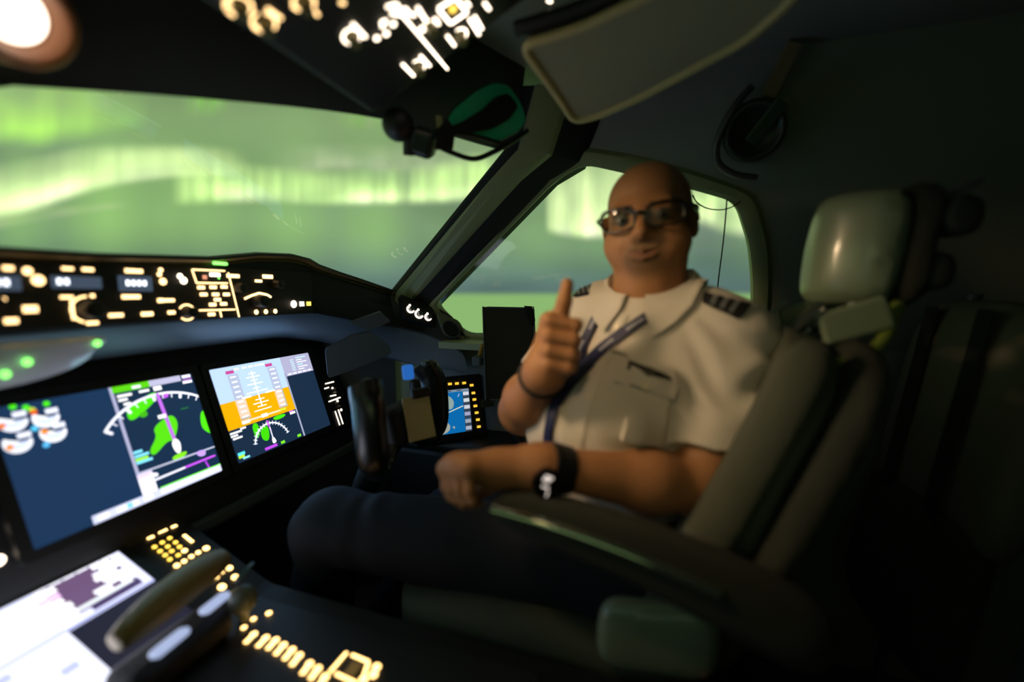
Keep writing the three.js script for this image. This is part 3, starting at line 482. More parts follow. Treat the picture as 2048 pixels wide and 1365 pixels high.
// unseen dome lamp added over the captain seat as a second warm light on the pilot
{
  const c = V(-.52, 1.535, -.16), t = thing('added_dome_light', 'unseen round warm dome lamp added on the ceiling above the captain seat', 'lamp', c);
  const pts = [[.0, .02], [.05, .018], [.056, .004], [.05, -.006], [.046, -.004], [.046, .004]].map((p) => new THREE.Vector2(...p));
  mesh('housing_ring', new THREE.LatheGeometry(pts, 32), M.black, t);
  mesh('lens', at(new THREE.SphereGeometry(.045, 24, 8, 0, Math.PI * 2, 0, Math.PI / 2).scale(1, .25, 1), 0, 0, 0, Math.PI, 0, 0), lit([1, .8, .55], .8), t);
  const s = new THREE.SpotLight(new THREE.Color().setRGB(1, .66, .36), .9, 0, .29, .8, 2), tg = P(1190, 730, .77);
  s.name = 'added_dome_beam'; s.position.copy(c).add(V(0, -.02, 0)); s.target.position.copy(tg); s.shadow.radius = 2; scene.add(s, s.target);
}
// ------------------------------------------------------------------ distance fields meshed with surface nets (bodies, clothes, cushions)
const cap3 = (a, b, ra, rb = ra, k = .02) => ({ a, b, ra, rb, k, ab: b.clone().sub(a), l2: Math.max(1e-9, b.distanceToSquared(a)) });
const ell = (c, r, q = new THREE.Quaternion(), k = .02) => { const i = q.clone().invert(), m = new THREE.Matrix4().makeRotationFromQuaternion(i).elements; return { c, r, m, k }; };
function dPrim(p, x, y, z) {
  if (p.a) {
    const dx = x - p.a.x, dy = y - p.a.y, dz = z - p.a.z; let t = (dx * p.ab.x + dy * p.ab.y + dz * p.ab.z) / p.l2; t = t < 0 ? 0 : t > 1 ? 1 : t;
    const ex = dx - t * p.ab.x, ey = dy - t * p.ab.y, ez = dz - t * p.ab.z; let d = Math.sqrt(ex * ex + ey * ey + ez * ez) - (p.ra + (p.rb - p.ra) * t);
    if (p.cut) { const e = (x - p.cut.o.x) * p.cut.n.x + (y - p.cut.o.y) * p.cut.n.y + (z - p.cut.o.z) * p.cut.n.z; if (e > d) d = e; }
    return d;
  }
  const dx = x - p.c.x, dy = y - p.c.y, dz = z - p.c.z, m = p.m;
  const u = (m[0] * dx + m[4] * dy + m[8] * dz) / p.r[0], v = (m[1] * dx + m[5] * dy + m[9] * dz) / p.r[1], w = (m[2] * dx + m[6] * dy + m[10] * dz) / p.r[2];
  const k0 = Math.sqrt(u * u + v * v + w * w), a = u / p.r[0], b = v / p.r[1], c = w / p.r[2], k1 = Math.sqrt(a * a + b * b + c * c);
  return k1 < 1e-6 ? -Math.min(...p.r) : k0 * (k0 - 1) / k1;
}
const smin = (a, b, k) => { const h = Math.max(k - Math.abs(a - b), 0) / k; return Math.min(a, b) - h * h * k * .25; };
function fieldOf(add, sub = [], post = null) {
  return (x, y, z, A = add, S = sub) => {
    let d = 1e3; for (const p of A) d = smin(d, dPrim(p, x, y, z), p.k);
    for (const p of S) d = -smin(-d, dPrim(p, x, y, z), p.k);
    return post ? post(d, x, y, z) : d;
  };
}
function bounds(add, m) { const b = new THREE.Box3(); for (const p of add) { if (p.a) { const r = Math.max(p.ra, p.rb); for (const q of [p.a, p.b]) { b.expandByPoint(q.clone().addScalar(r)); b.expandByPoint(q.clone().addScalar(-r)); } } else { const r = Math.max(...p.r); b.expandByPoint(p.c.clone().addScalar(r)); b.expandByPoint(p.c.clone().addScalar(-r)); } } return b.expandByScalar(m); }
function surface(add, sub, h, post = null, box3 = null, colorAt = null) {
  const f = fieldOf(add, sub, post), b = box3 || bounds(add, .02), S = 8, o = b.min;
  const nx = Math.ceil((b.max.x - o.x) / h / S) * S + 1, ny = Math.ceil((b.max.y - o.y) / h / S) * S + 1, nz = Math.ceil((b.max.z - o.z) / h / S) * S + 1;
  const val = new Float32Array(nx * ny * nz).fill(1), ID = (i, j, k) => (k * ny + j) * nx + i, rad = h * S * .5 * 1.7321, active = [];
  for (let k = 0; k < nz - 1; k += S) for (let j = 0; j < ny - 1; j += S) for (let i = 0; i < nx - 1; i += S) {
    const cx = o.x + (i + S / 2) * h, cy = o.y + (j + S / 2) * h, cz = o.z + (k + S / 2) * h, near = add.map((p) => dPrim(p, cx, cy, cz)), m = Math.min(...near);
    if (m > rad * 1.5 + .02) continue;
    const d = f(cx, cy, cz);
    if (Math.abs(d) > rad * 1.6 + .012) { if (d < 0) for (let c = 0; c <= S; c++) for (let q = 0; q <= S; q++) for (let a = 0; a <= S; a++) { const id = ID(i + a, j + q, k + c); if (val[id] === 1) val[id] = -1; } continue; }
    const A = add.filter((p, n) => near[n] < m + 2.2 * rad + p.k + .03);
    const Sb = sub.filter((p) => dPrim(p, cx, cy, cz) < rad * 2 + p.k + .02);
    active.push([i, j, k]);
    for (let c = 0; c <= S; c++) for (let q = 0; q <= S; q++) for (let a = 0; a <= S; a++) val[ID(i + a, j + q, k + c)] = f(o.x + (i + a) * h, o.y + (j + q) * h, o.z + (k + c) * h, A, Sb);
  }
  const vid = new Int32Array(nx * ny * nz).fill(-1), pos = [], idx = [];
  const E = [[0, 1], [2, 3], [4, 5], [6, 7], [0, 2], [1, 3], [4, 6], [5, 7], [0, 4], [1, 5], [2, 6], [3, 7]];
  for (const [I, J, Kk] of active) for (let k = Kk; k < Kk + S; k++) for (let j = J; j < J + S; j++) for (let i = I; i < I + S; i++) {
    const v = []; let mask = 0; for (let n = 0; n < 8; n++) { const q = val[ID(i + (n & 1), j + ((n >> 1) & 1), k + (n >> 2))]; v.push(q); if (q < 0) mask |= 1 << n; }
    if (mask === 0 || mask === 255) continue;
    let sx = 0, sy = 0, sz = 0, n = 0;
    for (const [a, c] of E) if ((v[a] < 0) !== (v[c] < 0)) { const t = v[a] / (v[a] - v[c]); sx += (a & 1) + t * ((c & 1) - (a & 1)); sy += ((a >> 1) & 1) + t * (((c >> 1) & 1) - ((a >> 1) & 1)); sz += (a >> 2) + t * ((c >> 2) - (a >> 2)); n++; }
    vid[ID(i, j, k)] = pos.length / 3; pos.push(o.x + (i + sx / n) * h, o.y + (j + sy / n) * h, o.z + (k + sz / n) * h);
  }
  const quad = (a, b2, c, d, flip) => { if (a < 0 || b2 < 0 || c < 0 || d < 0) return; flip ? idx.push(a, c, b2, a, d, c) : idx.push(a, b2, c, a, c, d); };
  for (const [I, J, Kk] of active) for (let k = Kk; k < Kk + S; k++) for (let j = J; j < J + S; j++) for (let i = I; i < I + S; i++) {
    const a = val[ID(i, j, k)] < 0;
    if (j && k && a !== (val[ID(i + 1, j, k)] < 0)) quad(vid[ID(i, j - 1, k - 1)], vid[ID(i, j, k - 1)], vid[ID(i, j, k)], vid[ID(i, j - 1, k)], !a);
    if (i && k && a !== (val[ID(i, j + 1, k)] < 0)) quad(vid[ID(i - 1, j, k - 1)], vid[ID(i - 1, j, k)], vid[ID(i, j, k)], vid[ID(i, j, k - 1)], !a);
    if (i && j && a !== (val[ID(i, j, k + 1)] < 0)) quad(vid[ID(i - 1, j - 1, k)], vid[ID(i, j - 1, k)], vid[ID(i, j, k)], vid[ID(i - 1, j, k)], !a);
  }
  const g = new THREE.BufferGeometry(), nor = new Float32Array(pos.length), uv = new Float32Array(pos.length / 3 * 2), e = h * .7;
  const near = new Map();
  for (let n = 0; n < pos.length; n += 3) {
    const x = pos[n], y = pos[n + 1], z = pos[n + 2], key = (Math.floor((x - o.x) / .05) * 1000 + Math.floor((y - o.y) / .05)) * 1000 + Math.floor((z - o.z) / .05);
    if (!near.has(key)) { const ds = add.map((p) => dPrim(p, x, y, z)), m = Math.min(...ds); near.set(key, [add.filter((p, i) => ds[i] < m + .22 + p.k), sub.filter((p) => dPrim(p, x, y, z) < .14)]); }
    const [A, Sb] = near.get(key), q = V(f(x + e, y, z, A, Sb) - f(x - e, y, z, A, Sb), f(x, y + e, z, A, Sb) - f(x, y - e, z, A, Sb), f(x, y, z + e, A, Sb) - f(x, y, z - e, A, Sb)).normalize();
    nor.set([q.x, q.y, q.z], n); const w = Math.abs(q.y) > .7 ? [x, z] : Math.abs(q.x) > .7 ? [z, y] : [x, y]; uv.set(w, n / 3 * 2);
  }
  g.setAttribute('position', new THREE.Float32BufferAttribute(pos, 3)); g.setAttribute('normal', new THREE.BufferAttribute(nor, 3)); g.setAttribute('uv', new THREE.BufferAttribute(uv, 2)); g.setIndex(idx);
  if (colorAt) { const c = new Float32Array(pos.length); for (let n = 0; n < pos.length; n += 3) c.set(colorAt(pos[n], pos[n + 1], pos[n + 2], nor[n], nor[n + 1], nor[n + 2]), n); g.setAttribute('color', new THREE.BufferAttribute(c, 3)); }
  return g;
}
const gradOf = (f, p, e = .003) => V(f(p.x + e, p.y, p.z) - f(p.x - e, p.y, p.z), f(p.x, p.y + e, p.z) - f(p.x, p.y - e, p.z), f(p.x, p.y, p.z + e) - f(p.x, p.y, p.z - e)).normalize();
// pulls a point onto the surface of a field, `lift` above it
function settle(f, p, lift = 0) { p = p.clone(); for (let i = 0; i < 24; i++) { const d = f(p.x, p.y, p.z) - lift; if (Math.abs(d) < 2e-4) break; p.addScaledVector(gradOf(f, p), -d * .8); } return p; }
// first point of a field's surface going from a point in a direction
function strike(f, from, dir) { let t = 0; for (let i = 0; i < 90; i++) { const p = from.clone().addScaledVector(dir, t), d = f(p.x, p.y, p.z); if (d < 5e-4) return p; t += Math.max(d * .7, 4e-4); if (t > 3) break; } return null; }
const hit = (f, px, py) => strike(f, EYE, ray(px, py).normalize());

// ------------------------------------------------------------------ the pilot
const pilot = thing('person', 'bald man in glasses and white short-sleeved uniform shirt, seated, giving a thumbs-up', 'person', V(.5, .47, .05));
const J = {   // joints
  pelvis: V(.53, .57, -.005), hipL: V(.44, .55, .0), hipR: V(.62, .54, .0), kneeL: P(662, 1052, .90), kneeR: V(.70, .43, -.50), footL: V(.40, .12, -.72), footR: V(.64, .12, -.68),
  neck: P(1296, 604, .79), shR: P(1178, 640, .86), shL: P(1468, 668, .71), elR: P(1046, 822, .83), wrR: P(1090, 741, .665), elL: P(1402, 978, .70), wrL: P(1082, 934, .635), head: P(1297, 450, .775),
};
// head axes: x to the viewer's right, y up, z out of the face
const hz = EYE.clone().sub(J.head).normalize(), hx = V(0, 1, 0).cross(hz).normalize(), hy = hz.clone().cross(hx);
const headQ = new THREE.Quaternion().setFromRotationMatrix(new THREE.Matrix4().makeBasis(hx, hy, hz)).multiply(new THREE.Quaternion().setFromEuler(new THREE.Euler(-.12, -.13, .10, 'ZYX')));
const HS = [.985, .885, .96];
const hp = (x, y, z) => V(x * HS[0], y * HS[1], z * HS[2]).applyQuaternion(headQ).add(J.head);
const he = (c, r, k = .02) => ell(hp(...c), r.map((v, i) => v * HS[i]), headQ, k), hc = (a, b, ra, rb = ra, k = .012) => cap3(hp(...a), hp(...b), ra, rb, k);
const headAdd = [
  he([0, .042, -.024], [.0775, .088, .098]), he([0, -.034, .014], [.067, .084, .076], .03), he([0, -.082, .020], [.060, .046, .062], .03), he([0, -.112, .052], [.026, .018, .020], .025),
  he([.044, -.040, .046], [.030, .030, .028], .03), he([-.044, -.040, .046], [.030, .030, .028], .03), hc([-.042, .024, .066], [.042, .024, .066], .0105, .0105, .022), he([0, -.128, .014], [.050, .030, .050], .03),
  hc([0, .014, .083], [0, -.024, .105], .0082, .0108, .014), hc([.0, -.027, .099], [.0125, -.030, .089], .0090, .0080, .008), hc([.0, -.027, .099], [-.0125, -.030, .089], .0090, .0080, .008),
  hc([-.026, -.0572, .0880], [0, -.0605, .0943], .0028, .0036, .005), hc([.026, -.0558, .0880], [0, -.0605, .0943], .0028, .0036, .005), hc([-.018, -.0690, .0885], [0, -.0718, .0925], .0036, .0044, .006), hc([.018, -.0685, .0885], [0, -.0718, .0925], .0036, .0044, .006),
  hc([-.048, .004, .079], [-.034, .0108, .0868], .0028, .0036, .004), hc([-.034, .0108, .0868], [-.020, .004, .083], .0036, .0028, .004), hc([.048, .004, .079], [.034, .0108, .0868], .0028, .0036, .004), hc([.034, .0108, .0868], [.020, .004, .083], .0036, .0028, .004),
  hc([-.046, .0, .0795], [-.034, -.0025, .0852], .003, .003, .005), hc([-.034, -.0025, .0852], [-.022, -.0005, .083], .003, .003, .005), hc([.046, .0, .0795], [.034, -.0025, .0852], .003, .003, .005), hc([.034, -.0025, .0852], [.022, -.0005, .083], .003, .003, .005),
];
for (const s of [-1, 1]) headAdd.push(ell(hp(s * .079, -.002, -.014), [.0075, .031, .019], headQ.clone().multiply(new THREE.Quaternion().setFromEuler(new THREE.Euler(-.15, s * .45, s * -.12))), .008), hc([s * .078, -.03, -.004], [s * .08, -.022, -.006], .006, .006, .006));
const headSub = [he([-.034, .006, .093], [.0165, .0095, .0125], .012), he([.034, .006, .093], [.0165, .0095, .0125], .012), hc([-.036, -.0550, .0868], [0, -.0658, .0960], .0026, .0034, .003), hc([.036, -.0535, .0868], [0, -.0658, .0960], .0026, .0034, .003), hc([-.007, -.0385, .104], [-.008, -.032, .1], .003, .002, .004), hc([.007, -.0385, .104], [.008, -.032, .1], .003, .002, .004)];
for (const s of [-1, 1]) headSub.push(hc([s * .024, -.034, .0985], [s * .041, -.060, .0895], .0015, .0015, .012), he([s * .0875, -.0, -.008], [.005, .017, .009], .004));
// hands
function hand(parts, wrist, mcp, pip, dip, tip, rad, thumb, tr, palmR = .0125) {
  for (let i = 0; i < 4; i++) {
    parts.push(cap3(wrist, mcp[i], .020, palmR, .016), cap3(mcp[i], pip[i], rad[i] * 1.06, rad[i], .005), cap3(pip[i], dip[i], rad[i], rad[i] * .92, .004), cap3(dip[i], tip[i], rad[i] * .92, rad[i] * .82, .004));
    if (i) parts.push(cap3(mcp[i - 1], mcp[i], palmR, palmR, .010));
  }
  for (let i = 1; i < thumb.length; i++) parts.push(cap3(thumb[i - 1], thumb[i], tr[i - 1], tr[i], i === 1 ? .014 : .005));
}
const arms = [];
{ // right hand: fist seen from the knuckles, thumb straight up
  const o = P(1123, 692, .655), ez = EYE.clone().sub(o).normalize(), ex0 = V(0, 1, 0).cross(ez).normalize(), ey0 = ez.clone().cross(ex0), a = .05, ex = ex0.clone().multiplyScalar(Math.cos(a)).addScaledVector(ey0, -Math.sin(a)), ey = ey0.clone().multiplyScalar(Math.cos(a)).addScaledVector(ex0, Math.sin(a));
  const L = (x, y, z) => o.clone().addScaledVector(ex, x).addScaledVector(ey, y).addScaledVector(ez, z);
  const ys = [.036, .0135, -.0085, -.029], dr = [0, .0015, .0, -.003];
  hand(arms, J.wrR, ys.map((y, i) => L(-.022, y + .002, -.012 + dr[i])), ys.map((y, i) => L(-.020 + .001 * i, y, .028 + dr[i])), ys.map((y, i) => L(.019 - .002 * i, y - .004, .027 + dr[i])), ys.map((y, i) => L(.020, y - .004, .002)), [.0118, .0120, .0115, .0102], [L(-.012, -.012, -.02), L(-.006, .04, -.002), L(.0, .070, .008), L(.003, .097, .004)], [.018, .0145, .0118, .0098], .014);
  arms.push(cap3(J.wrR, L(-.006, -.012, -.012), .024, .027, .02), cap3(L(.002, .022, -.01), L(.012, -.02, -.01), .016, .015, .014));
  arms.nailR = [L(.004, .098, .0115), ez];
}
{ // left hand: draped over the front end of the armrest
  const mcp = [P(893, 938, .652), P(905, 930, .635), P(921, 929, .619), P(940, 936, .606)], pip = [P(893, 974, .640), P(905, 979, .624), P(921, 983, .609), P(940, 985, .598)], dip = [P(903, 994, .637), P(916, 1000, .621), P(931, 1004, .607), P(947, 1002, .597)], tip = [P(915, 1001, .643), P(929, 1007, .628), P(944, 1010, .614), P(958, 1008, .604)];
  hand(arms, J.wrL, mcp, pip, dip, tip, [.0086, .0088, .0085, .0078], [P(1040, 950, .655), P(985, 968, .668), P(950, 992, .668), P(925, 1008, .662)], [.016, .0135, .0112, .0092], .0135);
  arms.push(cap3(J.wrL, P(1000, 938, .635), .026, .024, .02), cap3(P(1000, 938, .635), P(930, 940, .63), .024, .018, .02));
}
const mid = (a, b, t) => a.clone().lerp(b, t);
arms.push(cap3(J.shL, J.elL, .056, .044, .02), cap3(J.elL, mid(J.elL, J.wrL, .35).add(V(0, .004, 0)), .043, .047, .03), cap3(mid(J.elL, J.wrL, .35), J.wrL, .046, .028, .03),
  cap3(J.shR, J.elR, .054, .043, .02), cap3(J.elR, mid(J.elR, J.wrR, .35), .042, .044, .03), cap3(mid(J.elR, J.wrR, .35), J.wrR, .044, .027, .03));
const core = [cap3(hp(0, -.05, -.035), J.neck, .056, .058, .03), cap3(J.neck, mid(J.neck, J.pelvis, .25), .055, .06, .04), cap3(mid(J.neck, J.pelvis, .25), J.pelvis, .06, .08, .05), cap3(J.shL, J.shR, .045, .045, .04)];
const skinAdd = [...headAdd, ...core, ...arms];
const inv = headQ.clone().invert(), ss = (a, b, x) => { x = Math.min(1, Math.max(0, (x - a) / (b - a))); return x * x * (3 - 2 * x); };
const skinColor = (x, y, z) => {
  let c = [.33, .155, .068]; const q = V(x, y, z).sub(J.head).applyQuaternion(inv), n = noise.noise(x * 60, y * 60, z * 60) * .06 + noise.noise(x * 200, y * 200, z * 200) * .05; c = c.map((v) => v * (1 + n));
  if (q.length() < .2) {
    q.divide(V(...HS));
    const beard = ss(1.1, .45, Math.hypot(q.x / .048, (q.y + .074) / .048)) * ss(.03, .06, q.z) * .55, lip = q.z > .068 && Math.hypot(q.x / .027, (q.y + .0660 - 8 * q.x * q.x) / .0085) < 1 ? .45 : 0;
    const brow = Math.abs(Math.abs(q.x) - .034) < .020 && Math.abs(q.y - .0285 + .10 * (Math.abs(q.x) - .034) ** 2 * 10) < .0042 && q.z > .05 ? .75 : 0, side = ss(.05, .075, Math.abs(q.x)) * ss(.06, .0, q.y) * ss(-.06, -.02, q.y) * ss(.05, .0, q.z) * .3;
    c = c.map((v, i) => { v *= 1 - beard * (i === 0 ? 1 : .85); v = v * (1 - lip) + lip * [.22, .08, .055][i]; v *= 1 - Math.max(brow, side); return v; });
  }
  return c;
};
const skinM = new THREE.MeshPhysicalMaterial({ color: 0xffffff, vertexColors: true, roughness: .52, specularIntensity: .6 });
const into = (g) => g.translate(-pilot.position.x, -pilot.position.y, -pilot.position.z);
const skinPrims = skinAdd, body = mesh('body', into(surface(skinPrims, headSub, .0031, null, null, skinColor)), skinM, pilot);
const skinF = fieldOf(skinAdd, headSub);
// eyes
for (const s of [-1, 1]) {
  const e = mesh('eye', into(at(new THREE.SphereGeometry(.0122, 24, 16), ...hp(s * .034, .005, .0745).toArray())), std(0x6e675e, .25), pilot), d = hz.clone();
  const q = new THREE.Quaternion().setFromUnitVectors(V(0, 0, 1), EYE.clone().sub(hp(s * .034, .005, .0745)).normalize()), c = hp(s * .034, .005, .0745).addScaledVector(EYE.clone().sub(hp(s * .034, .005, .0745)).normalize(), .0112);
  const iris = new THREE.SphereGeometry(.0056, 16, 8).scale(1, 1, .28).applyQuaternion(q).translate(c.x, c.y, c.z); mesh('iris', into(iris), std(0x1c120b, .15), e);
}
// glasses: two rounded black frames, bridge, temples, thin lenses
{
  const gl = new THREE.Group(); gl.name = 'glasses'; gl.position.copy(J.head).sub(pilot.position); gl.quaternion.copy(headQ); gl.scale.set(1.07, 1.0, .965); pilot.add(gl);
  const fm = std(0x0b0908, .25), rim = (s) => { const o = []; for (let i = 0; i < 40; i++) { const a = i / 40 * 2 * Math.PI, n = 3.4, cx = Math.sign(Math.cos(a)) * Math.abs(Math.cos(a)) ** (2 / n), sy = Math.sign(Math.sin(a)) * Math.abs(Math.sin(a)) ** (2 / n); o.push(V(s * .0355 + cx * .0275, .003 + sy * .0185 + s * cx * .001, .1005 - Math.abs(s * .0355 + cx * .0275) ** 2 * 4)); } return o; };
  for (const s of [-1, 1]) {
    const r = rim(s); mesh('rim', tube(r, .0024, 80, 8, true), fm, gl); mesh('rim_top', tube(r.slice(2, 19), .0034, 40, 8), fm, gl);
    const cen = V(s * .0355, .003, .0965); mesh('lens', loft([r.map(() => cen), r.map((p) => p.clone().lerp(cen, .5).add(V(0, 0, .0006))), r].map((q) => [...q, q[0]]), { crease: 3 }), new THREE.MeshPhysicalMaterial({ color: 0xf2f4ee, roughness: .0, transmission: 1, thickness: 0, ior: 1.35 }), gl);
    mesh('temple', tube([V(s * .064, .012, .083), V(s * .075, .011, .06), V(s * .079, .008, .01), V(s * .079, -.002, -.018)], .0028, 20, 8), fm, gl);
  }
  mesh('bridge', tube([V(-.009, .008, .1), V(0, .0115, .103), V(.009, .008, .1)], .0026, 12, 8), fm, gl);
}
// ------------------------------------------------------------------ clothes
const sx = J.shL.clone().sub(J.shR).setY(0).normalize(), sy = J.neck.clone().sub(J.pelvis).normalize(), sf = sy.clone().cross(sx).multiplyScalar(-1).normalize();
if (sf.dot(EYE.clone().sub(J.neck)) < 0) sf.multiplyScalar(-1);
const torsoQ = new THREE.Quaternion().setFromRotationMatrix(new THREE.Matrix4().makeBasis(sx.clone().sub(sy.clone().multiplyScalar(sx.dot(sy))).normalize(), sy, sf));
const spine = (t, f = 0, s = 0) => mid(J.pelvis, J.neck, t).addScaledVector(sf, f).addScaledVector(sx, s);
const cutL = mid(J.shL, J.elL, .72), dirL = J.elL.clone().sub(J.shL).normalize(), cutR = mid(J.shR, J.elR, .66), dirR = J.elR.clone().sub(J.shR).normalize();
const sleeveL = cap3(J.shL.clone().add(V(0, -.01, 0)), mid(J.shL, J.elL, .9), .070, .068, .035), sleeveR = cap3(J.shR.clone().add(V(0, -.01, 0)), mid(J.shR, J.elR, .9), .066, .062, .035);
sleeveL.cut = { o: cutL, n: dirL.clone().add(V(0, -.25, .0)).normalize() }; sleeveR.cut = { o: cutR, n: dirR };
const shirtAdd = [ell(P(1300, 735, .80), [.150, .165, .112], torsoQ, .05), ell(P(1190, 838, .80), [.14, .135, .130], torsoQ, .06), ell(P(1215, 960, .83), [.150, .13, .135], torsoQ, .05), cap3(mid(J.shR, J.shL, .08).add(V(0, -.018, 0)), mid(J.shR, J.shL, .92).add(V(0, -.018, 0)), .060, .060, .05), cap3(J.neck.clone().addScaledVector(sy, -.055), mid(J.neck, J.shL, .7), .050, .05, .04), cap3(J.neck.clone().addScaledVector(sy, -.055), mid(J.neck, J.shR, .7), .050, .05, .04), sleeveL, sleeveR];
const foldAxis = sx.clone().multiplyScalar(.8).addScaledVector(sy, .9).normalize();
const shirtPost = (d, x, y, z) => {
  if (d > .03 || d < -.05) return d;
  const ax = (x - J.shL.x) * dirL.x + (y - J.shL.y) * dirL.y + (z - J.shL.z) * dirL.z, inL = Math.exp(-Math.pow(dPrim(sleeveL, x, y, z) / .03, 2)) * ss(-.03, .03, ax) * ss(.19, .12, ax);
  const w = noise.noise(x * 9, y * 5, z * 9), f = Math.sin(ax * 105 + 7 * w + (x - z) * 22) * .0055 * inL, t = x * foldAxis.x + y * foldAxis.y + z * foldAxis.z, low = ss(1.0, .78, y);
  return d + f + (noise.noise(x * 11, y * 7, z * 11) * .007 + Math.sin(t * 70 + w * 6) * .0035 * low) * (1 - inL);
};
const shirtF = fieldOf(shirtAdd, [], shirtPost);
const shirtM = std(0xd2ccc0, .85, { bumpMap: rep(weave, 220), bumpScale: .00025 });
const shirt = mesh('shirt', into(surface(shirtAdd, [], .0044, shirtPost)), shirtM, pilot);
// a strip laid on a field along a pixel path: points (column, row, width in pixels)
function ribbon(f, pts, lift, n = 40, across = 3, thick = .0016) {
  const c = new THREE.CatmullRomCurve3(pts.map(([x, y, w]) => V(x, y, w)), false, 'centripetal').getPoints(n), rows = [];
  c.forEach((p, i) => {
    const a = c[Math.max(0, i - 1)], b = c[Math.min(n, i + 1)], l = Math.hypot(b.x - a.x, b.y - a.y) || 1, nx2 = -(b.y - a.y) / l, ny2 = (b.x - a.x) / l, row = [];
    for (let k = 0; k <= across; k++) { const s = (k / across - .5) * p.z, q = hit(f, p.x + nx2 * s, p.y + ny2 * s); row.push(q); }
    const prev = rows.length ? rows[rows.length - 1][1] : null, fit = row.map((q) => q && (!prev || q.distanceTo(prev) < .05) ? q : null), ok = fit.find((q) => q); if (ok) rows.push(fit.map((q) => q || ok));
  });
  const topR = rows.map((r) => r.map((q) => q.clone().addScaledVector(gradOf(f, q), lift)));
  return loft(topR.map((r, i) => [rows[i][0], ...r, rows[i][across]]), { crease: .9 });
}
const clothF = (x, y, z) => Math.min(shirtF(x, y, z), 1e3);
// pocket with buttoned flap, pen strip, wings badge, shoulder boards, lanyard
const quadPts = (a, b, c, d, nu, nv) => { const r = []; for (let j = 0; j <= nv; j++) { const row = []; for (let i = 0; i <= nu; i++) { const u = i / nu, v = j / nv; row.push([(a[0] * (1 - u) + b[0] * u) * (1 - v) + (d[0] * (1 - u) + c[0] * u) * v, (a[1] * (1 - u) + b[1] * u) * (1 - v) + (d[1] * (1 - u) + c[1] * u) * v]); } r.push(row); } return r; };
function patch(f, a, b, c, d, lift, nu = 14, nv = 14, bulge = 0) {
  const g = quadPts(a, b, c, d, nu, nv), last = V(0, 0, 0); for (const [x, y] of g.flat().reverse()) { const q = hit(f, x, y); if (q && q.distanceTo(EYE) < 1.4) last.copy(q); }
  const base = g.map((row) => row.map(([x, y]) => { const q = hit(f, x, y); if (q && q.distanceTo(last) < .08) last.copy(q); return last.clone(); }));
  const top = base.map((r, j) => r.map((q, i) => q.clone().addScaledVector(gradOf(f, q), lift + bulge * Math.sin(Math.PI * i / nu) * Math.sin(Math.PI * j / nv))));
  const rows = top.map((r, j) => [base[j][0], ...r, base[j][nu]]);
  return loft([[base[0][0], ...base[0], base[0][nu]], ...rows, [base[nv][0], ...base[nv], base[nv][nu]]], { crease: .8 });
}
mesh('pocket', into(patch(clothF, [1226, 766], [1338, 800], [1320, 893], [1196, 868], .008, 14, 14, .006)), shirtM, shirt);
mesh('pocket_flap', into(patch(clothF, [1222, 706], [1352, 742], [1346, 800], [1216, 762], .015, 14, 8, .005)), shirtM, shirt);
mesh('pocket_pleat', into(patch(clothF, [1258, 790], [1290, 800], [1276, 884], [1240, 876], .014, 6, 8)), shirtM, shirt);
{ const q = hit(clothF, 1281, 776), n = gradOf(clothF, q); mesh('button', into(new THREE.CylinderGeometry(.0062, .0058, .003, 20).applyQuaternion(new THREE.Quaternion().setFromUnitVectors(V(0, 1, 0), n)).translate(...q.addScaledVector(n, .0195).toArray())), std(0xd8cfb8, .4), shirt); }
const badge = mesh('wings_badge', into(merge(ribbon(clothF, [[1254, 735, 7], [1275, 740, 11], [1294, 745, 16], [1312, 751, 11], [1336, 758, 6]], .0205, 24, 3), patch(clothF, [1286, 738], [1302, 741], [1300, 756], [1284, 752], .0225, 5, 5, .002))), std(0x2c2820, .3, { metalness: .6 }), pilot);
mesh('placket', into(ribbon(clothF, [[1247, 628, 20], [1222, 690, 22], [1186, 770, 24], [1160, 850, 26], [1148, 905, 26]], .0025, 30)), shirtM, shirt);
for (const [x, y] of [[1236, 655], [1208, 722], [1178, 795]]) { const q = hit(clothF, x, y), n = gradOf(clothF, q); mesh('button', into(new THREE.CylinderGeometry(.0052, .005, .0025, 16).applyQuaternion(new THREE.Quaternion().setFromUnitVectors(V(0, 1, 0), n)).translate(...q.addScaledVector(n, .004).toArray())), std(0xd8cfb8, .4), shirt); }
// shoulder boards
for (const [a, b, c, d] of [[[1408, 589], [1500, 612], [1478, 640], [1404, 606]], [[1150, 580], [1188, 574], [1190, 588], [1150, 596]]]) {
  const bd = mesh('shoulder_board', into(patch(clothF, a, b, c, d, .006, 10, 5, .002)), std(0x08090b, .7), pilot);
  const P2 = (u, v) => [(a[0] * (1 - u) + b[0] * u) * (1 - v) + (d[0] * (1 - u) + c[0] * u) * v, (a[1] * (1 - u) + b[1] * u) * (1 - v) + (d[1] * (1 - u) + c[1] * u) * v];
  for (const u of [.22, .45, .68]) mesh('stripe', into(patch(clothF, P2(u, .1), P2(u + .09, .1), P2(u + .09, .9), P2(u, .9), .0085, 2, 4)), std(0xa8adb0, .3, { metalness: .7 }), bd);
}
